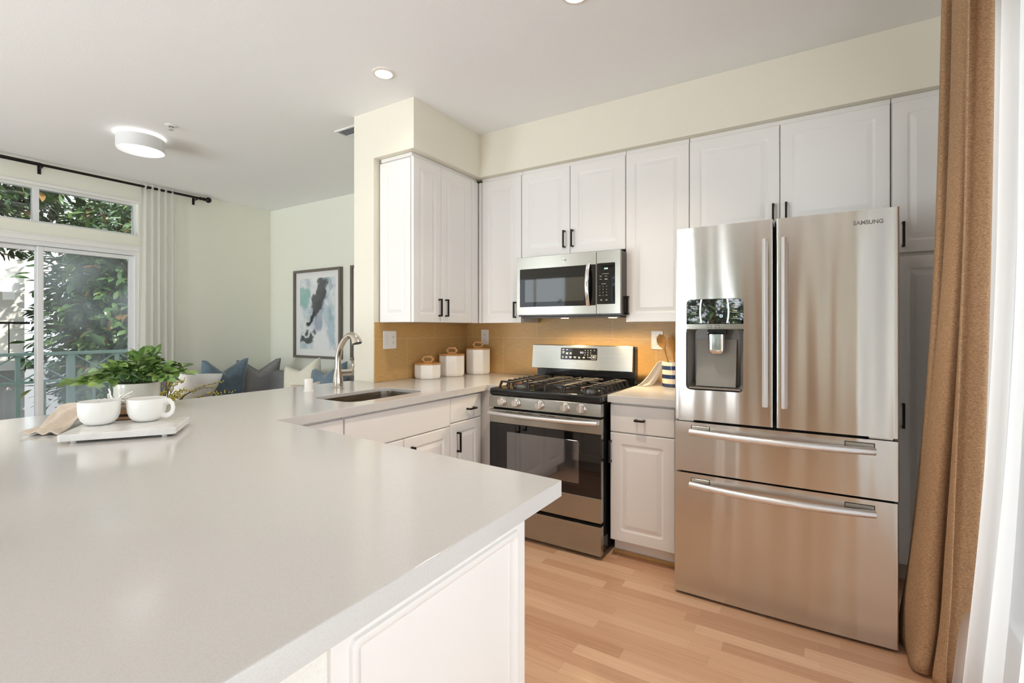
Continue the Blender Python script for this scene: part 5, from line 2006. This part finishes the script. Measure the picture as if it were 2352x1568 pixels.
def cushion(label, c, w, h, d, yaw, tilt, mat, chop=0.5, piping=False, roll=0.0, cat='cushion'):
    """a stuffed square with a karate chop in its top edge"""
    t = thing('throw_pillow', label, cat, c, yaw, 'cushions on the sofa')
    n = 28
    R = Matrix.Rotation(tilt, 3, 'X') @ Matrix.Rotation(roll, 3, 'Y')

    def fn(s):
        def g(u, v):
            a, b = 2 * u - 1, 2 * v - 1
            fall = (max(0, 1 - a ** 4) * max(0, 1 - b ** 4)) ** 0.55
            x = a * w / 2 * (1 - 0.07 * (1 - b * b))
            z = b * h / 2 * (1 - 0.07 * (1 - a * a))
            dent = chop * max(0, b) ** 1.5 * max(0.0, 1 - abs(a) * 1.25)
            z -= dent * h * 0.34
            y = s * d / 2 * fall * (1 - 0.5 * dent) + s * 0.006 + 0.008 * mnoise.noise(Vector((a * 2.2, b * 2.2, s * 3 + c[0])))
            return R @ Vector((x, y, z)) + Vector((0, 0, h / 2 * math.cos(tilt)))
        return g
    bm = B()
    sheet(bm, fn(1), n, n)
    sheet(bm, fn(-1), n, n)
    bmesh.ops.remove_doubles(bm, verts=bm.verts[:], dist=0.0005)
    bnd = [e for e in bm.edges if e.is_boundary]
    if bnd:
        try:
            bmesh.ops.bridge_loops(bm, edges=bnd)
        except RuntimeError:
            pass
    obj('cover', bm, mat, t, sharp=80)
    if piping:
        g1 = fn(0.0)
        pts = [g1(k / 20, 0) for k in range(20)] + [g1(1, k / 20) for k in range(20)] + [g1(1 - k / 20, 1) for k in range(20)] + [g1(0, 1 - k / 20) for k in range(21)]
        bm = B(); tube(bm, pts, 0.009, 6); obj('flange', bm, mat, t, sharp=80)


HY = math.radians(90)
cushion('slate blue velvet cushion with a deep chop, left of the grey cushion', (-5.42, 2.80, 0.455), 0.50, 0.53, 0.17, HY + 0.05, 0.22, M['velvet_blue'], 0.75)
cushion('grey cotton cushion with a flanged edge in the sofa corner', (-5.44, 3.20, 0.455), 0.46, 0.50, 0.15, HY - 0.25, 0.22, M['cushion_grey'], 0.7, True)
cushion('white fuzzy cushion at the left end of the sofa', (-5.28, 2.43, 0.455), 0.50, 0.46, 0.18, HY + 0.3, 0.45, M['cushion_white'], 0.1, roll=0.18)
cushion('cream patterned cushion leaning at the foot of the picture', (-4.50, 3.12, 0.455), 0.44, 0.52, 0.16, 0.25, -0.30, M['cushion_cream'], 0.45, roll=-0.25)
cushion('slate blue cushion half hidden behind the faucet', (-4.12, 3.14, 0.455), 0.46, 0.50, 0.16, 0.1, -0.3, M['velvet_blue'], 0.5, roll=-0.2)
cushion('small beige lumbar cushion in front of the cream one', (-4.30, 2.98, 0.455), 0.38, 0.33, 0.13, 0.15, -0.45, M['linen'], 0.2, roll=-0.15)

# ================================================================== curtains on the right
ro = thing('curtain_rod', 'dark curtain rod along the right-hand window, above the frame', 'curtain rod', (0.50, 1.3, 2.62), group='curtain rods')
bm = B(); cyl(bm, (0.50, -0.3, 2.635), (0.50, 2.66, 2.635), 0.011, 14); obj('pole', bm, M['black_metal'], ro)
bm = B()
for y in (-0.2, 1.2, 2.64):
    box(bm, 0.50, XR - 0.001, y - 0.006, y + 0.006, 2.629, 2.641)
obj('bracket', bm, M['black_metal'], ro)

bm = curtain('c', [(0.478, 2.60), (0.448, 2.45), (0.462, 2.27), (0.455, 2.07)], [(0.355, 2.66), (0.343, 2.55), (0.372, 2.43), (0.45, 2.33)], 0.012, 2.612, 0.046, 2.6, 240, 70, power=2.2, phase=0.9, omega=0.75, seed=3)
for v in bm.verts:
    # the hem slumps on the floor
    k = max(0.0, 0.45 - v.co.z) / 0.45
    v.co.x += -0.02 * k * math.sin(v.co.y * 22 + v.co.z * 9) * k
    v.co.y += -0.025 * k * k
tag(obj('brown_curtain', bm, M['curtain_brown'], sharp=180, solid=0.004), 'heavy brown woven curtain gathered beside the fridge', 'curtain')

bm = curtain('c', [(0.545, 2.42), (0.53, 2.1), (0.54, 1.5), (0.54, 0.25)], [(0.42, 2.44), (0.47, 2.25), (0.53, 1.6), (0.54, 0.25)], 0.006, 2.625, 0.030, 9, 240, 44, power=2.4, phase=0.3, seed=7)
tag(obj('sheer_curtain', bm, M['sheer'], sharp=180), 'long white sheer curtain over the right-hand window', 'curtain')

ro = thing('curtain_rod', 'added dark curtain rod over the rear window, mirrored only in the appliances', 'curtain rod', (-1.2, YR + 0.1, 2.5), group='curtain rods')
bm = B(); cyl(bm, (-3.5, YR + 0.10, 2.50), (0.5, YR + 0.10, 2.50), 0.011, 14); obj('pole', bm, M['black_metal'], ro)  # unseen rod added to carry the rear curtain
bm = B(); box(bm, -3.45, -3.44, YR + 0.001, YR + 0.10, 2.494, 2.506); obj('bracket', bm, M['black_metal'], ro)
bm = B(); box(bm, 0.42, 0.43, YR + 0.001, YR + 0.10, 2.494, 2.506); obj('bracket', bm, M['black_metal'], ro)
bm = curtain('c', [(-0.62, YR + 0.10), (0.05, YR + 0.10)], [(-0.62, YR + 0.10), (0.05, YR + 0.10)], 0.01, 2.485, 0.035, 5, 100, 6, seed=5)  # unseen curtain added to give the fridge a brown reflection
tag(obj('brown_curtain', bm, M['curtain_brown'], sharp=180, solid=0.004), 'brown curtain added beside the rear window for its reflection in the fridge', 'curtain')

# ================================================================== outside
GZ = -1.75      # the ground below the balcony
bm = B(); box(bm, -7.45, XW - 0.16, -1.5, 4.6, -0.16, -0.02)
struct('floor_balcony', bm, M['concrete'])
bm = B(); box(bm, -60, 40, -50, 60, GZ - 0.3, GZ)
struct('ground_outside', bm, M['asphalt'])

rl = thing('balcony_railing', 'grey-green metal balcony railing with crossed panels outside the door', 'railing', (-7.30, 1.6, -0.02))
xa = -7.30
bm = B(); box(bm, xa - 0.03, xa + 0.03, -1.4, 4.5, 1.0, 1.035, 0.004); obj('top_rail', bm, M['rail'], rl)
bm = B(); box(bm, xa - 0.02, xa + 0.02, -1.4, 4.5, 0.695, 0.72); box(bm, xa - 0.02, xa + 0.02, -1.4, 4.5, 0.08, 0.105); obj('mid_rail', bm, M['rail'], rl)
ys = []
y = 2.07 - 8 * 0.44
k = 0
while y < 4.5:
    wide = k % 2 == 0
    hw = 0.032 if wide else 0.018
    bm = B(); box(bm, xa - hw, xa + hw, y - hw, y + hw, -0.02, 1.0); obj('post' if wide else 'baluster', bm, M['rail'], rl)
    if y + 0.22 < 4.45:
        bm = B(); box(bm, xa - 0.012, xa + 0.012, y + 0.11 - 0.012 + 0.11 - 0.006, y + 0.22 + 0.006, 0.105, 0.695); obj('baluster', bm, M['rail'], rl)
        bm = B()
        tube(bm, [(xa, y + hw, 0.715), (xa, y + 0.44 - 0.018, 1.0)], 0.008, 6); tube(bm, [(xa + 0.012, y + hw, 1.0), (xa + 0.012, y + 0.44 - 0.018, 0.715)], 0.008, 6)
        obj('cross_brace', bm, M['rail'], rl)
    ys.append(y)
    y += 0.44
    k += 1


def tree(label, x, y, zc, rx, ry, rz, n, seed, trunk_r=0.14, L=(0.13, 0.24), tone=(0.42, 0.25), core=0.72):
    t = thing('tree', label, 'tree', (x, y, GZ), group='trees outside the windows')
    rnd = random.Random(seed)
    bm = B()
    tube(bm, [(x, y, GZ), (x + 0.1, y - 0.1, GZ + 0.9), (x - 0.05, y + 0.05, zc - rz * 0.3), (x, y, zc + rz * 0.5)], [trunk_r * 1.3, trunk_r, trunk_r * 0.8, trunk_r * 0.3], 10)
    for k in range(9):
        a = k * 2.4
        z0 = zc - rz * 0.5 + k * rz * 0.11
        tube(bm, [(x, y, z0), (x + rx * 0.4 * math.cos(a), y + ry * 0.4 * math.sin(a), z0 + rz * 0.2), (x + rx * 0.8 * math.cos(a), y + ry * 0.8 * math.sin(a), z0 + rz * 0.3)], [trunk_r * 0.5, trunk_r * 0.3, trunk_r * 0.1], 6)
    obj('trunk', bm, M['bark'], t)
    leaves = []
    for k in range(n):
        while True:
            p = Vector((rnd.uniform(-1, 1), rnd.uniform(-1, 1), rnd.uniform(-1, 1)))
            if 0.35 < p.length < 1:
                break
        lump = 0.85 + 0.3 * mnoise.noise(p * 2.2 + Vector((seed, 0, 0)))
        b = Vector((x + p.x * rx * lump, y + p.y * ry * lump, zc + p.z * rz * lump))
        d = Vector((p.x + rnd.uniform(-0.9, 0.9), p.y + rnd.uniform(-0.9, 0.9), rnd.uniform(-0.9, 0.35)))
        nn = Vector((rnd.uniform(-0.7, 0.7), rnd.uniform(-0.7, 0.7), 1))
        l = rnd.uniform(*L)
        tn = min(1, max(0, rnd.gauss(*tone)))
        if rnd.random() < 0.06:
            tn = rnd.uniform(0.85, 1)
        leaves.append((b, d, nn, l, l * rnd.uniform(0.30, 0.42), tn))
    leaf_obj('foliage', leaves, M['leaf_tree'], t)


tree('broad-leaved tree filling the right half of the balcony door', -9.6, 3.7, 1.3, 1.5, 1.6, 2.7, 9500, 21)
tree('tree behind the left end of the transom window', -10.2, 1.2, 3.6, 1.6, 2.2, 1.5, 8000, 22)
tree('tree standing farther back between the balcony and the white building', -11.8, 4.8, 1.6, 1.8, 2.2, 3.2, 6000, 23)
tree('large tree filling the view farthest behind the balcony door', -14.5, 7.2, 2.6, 2.0, 3.6, 4.6, 5200, 31, L=(0.32, 0.55))
tree('low leafy tree beyond the left part of the balcony railing', -9.9, 1.0, -0.55, 1.0, 1.4, 0.95, 4500, 24)
tree('tall tree outside the rear window', -1.9, -6.6, 1.2, 1.9, 1.5, 2.6, 5200, 25)
tree('leafy tree outside the rear window near the brown reflection', 0.9, -7.2, 1.0, 1.7, 1.5, 2.6, 4200, 26)
tree('tree outside the rear window towards the living room side', -4.6, -7.0, 1.0, 1.8, 1.5, 2.6, 4200, 27)

bl = thing('neighbour_building', 'white sided building seen past the left edge of the balcony door', 'building', (-14.5, 0.2, GZ))
bm = B(); box(bm, -16.5, -13.0, -5.0, 3.0, GZ, 5.2); obj('wall', bm, M['siding'], bl)
bm = B(); box(bm, -13.0, -12.75, -5.0, 2.95, 1.98, 2.16); box(bm, -13.0, -12.2, -5.0, 2.95, 0.55, 0.72); obj('balcony_slab', bm, M['siding'], bl)
bm = B(); box(bm, -16.6, -12.4, -5.1, 3.2, 5.2, 5.45); obj('roof', bm, M['concrete'], bl)
bm = B()
box(bm, -12.29, -12.25, -5.0, 2.9, 1.38, 1.42)
obj('railing', bm, M['black_metal'], bl)
bm = B()
for k in range(22):
    box(bm, -12.28, -12.26, -2.0 + k * 0.22, -1.985 + k * 0.22, 0.72, 1.38)
obj('railing_bars', bm, M['black_metal'], bl)
for y in (-3.5, -1.0, 1.2):
    bm = B(); box(bm, -12.998, -12.96, y - 0.6, y + 0.6, 2.9, 4.1); obj('window', bm, M['glass_black'], bl)


def car(label, x, y, paint):
    t = thing('parked_car', label, 'car', (x, y, GZ), group='cars parked below')
    bm = B()
    sec = [(-2.1, 0.35), (-2.15, 0.75), (-1.95, 0.92), (-1.3, 0.98), (-0.7, 1.38), (0.7, 1.42), (1.35, 1.02), (2.05, 0.86), (2.15, 0.6), (2.1, 0.35)]
    loft(bm, [[Vector((x + s, y + a, GZ + z * (1 if abs(s) < 0.8 else 0.97))) for a, z in sec] for s in (-0.85, -0.75, 0.75, 0.85)])
    body = obj('body', bm, paint, t, sharp=25)
    bm = B()
    for s in (-1, 1):
        loft(bm, [[Vector((x + s * (0.851 + q), y + a, GZ + z)) for a, z in ((-1.15, 1.02), (-0.65, 1.32), (0.62, 1.35), (1.15, 1.05))] for q in (0, 0.006)])
    obj('side_window', bm, M['glass_black'], t)
    for a in (-1.35, 1.35):
        for s in (-1, 1):
            bm = B(); cyl(bm, (x + s * 0.70, y + a, GZ + 0.33), (x + s * 0.87, y + a, GZ + 0.33), 0.33, 20); obj('wheel', bm, M['rubber'], t)


car('blue parked car below, seen through the railing at the left edge', -11.3, 3.0, M['car_paint'])
car('white parked car below, seen through the railing behind the plant', -12.9, 8.2, M['car_white'])
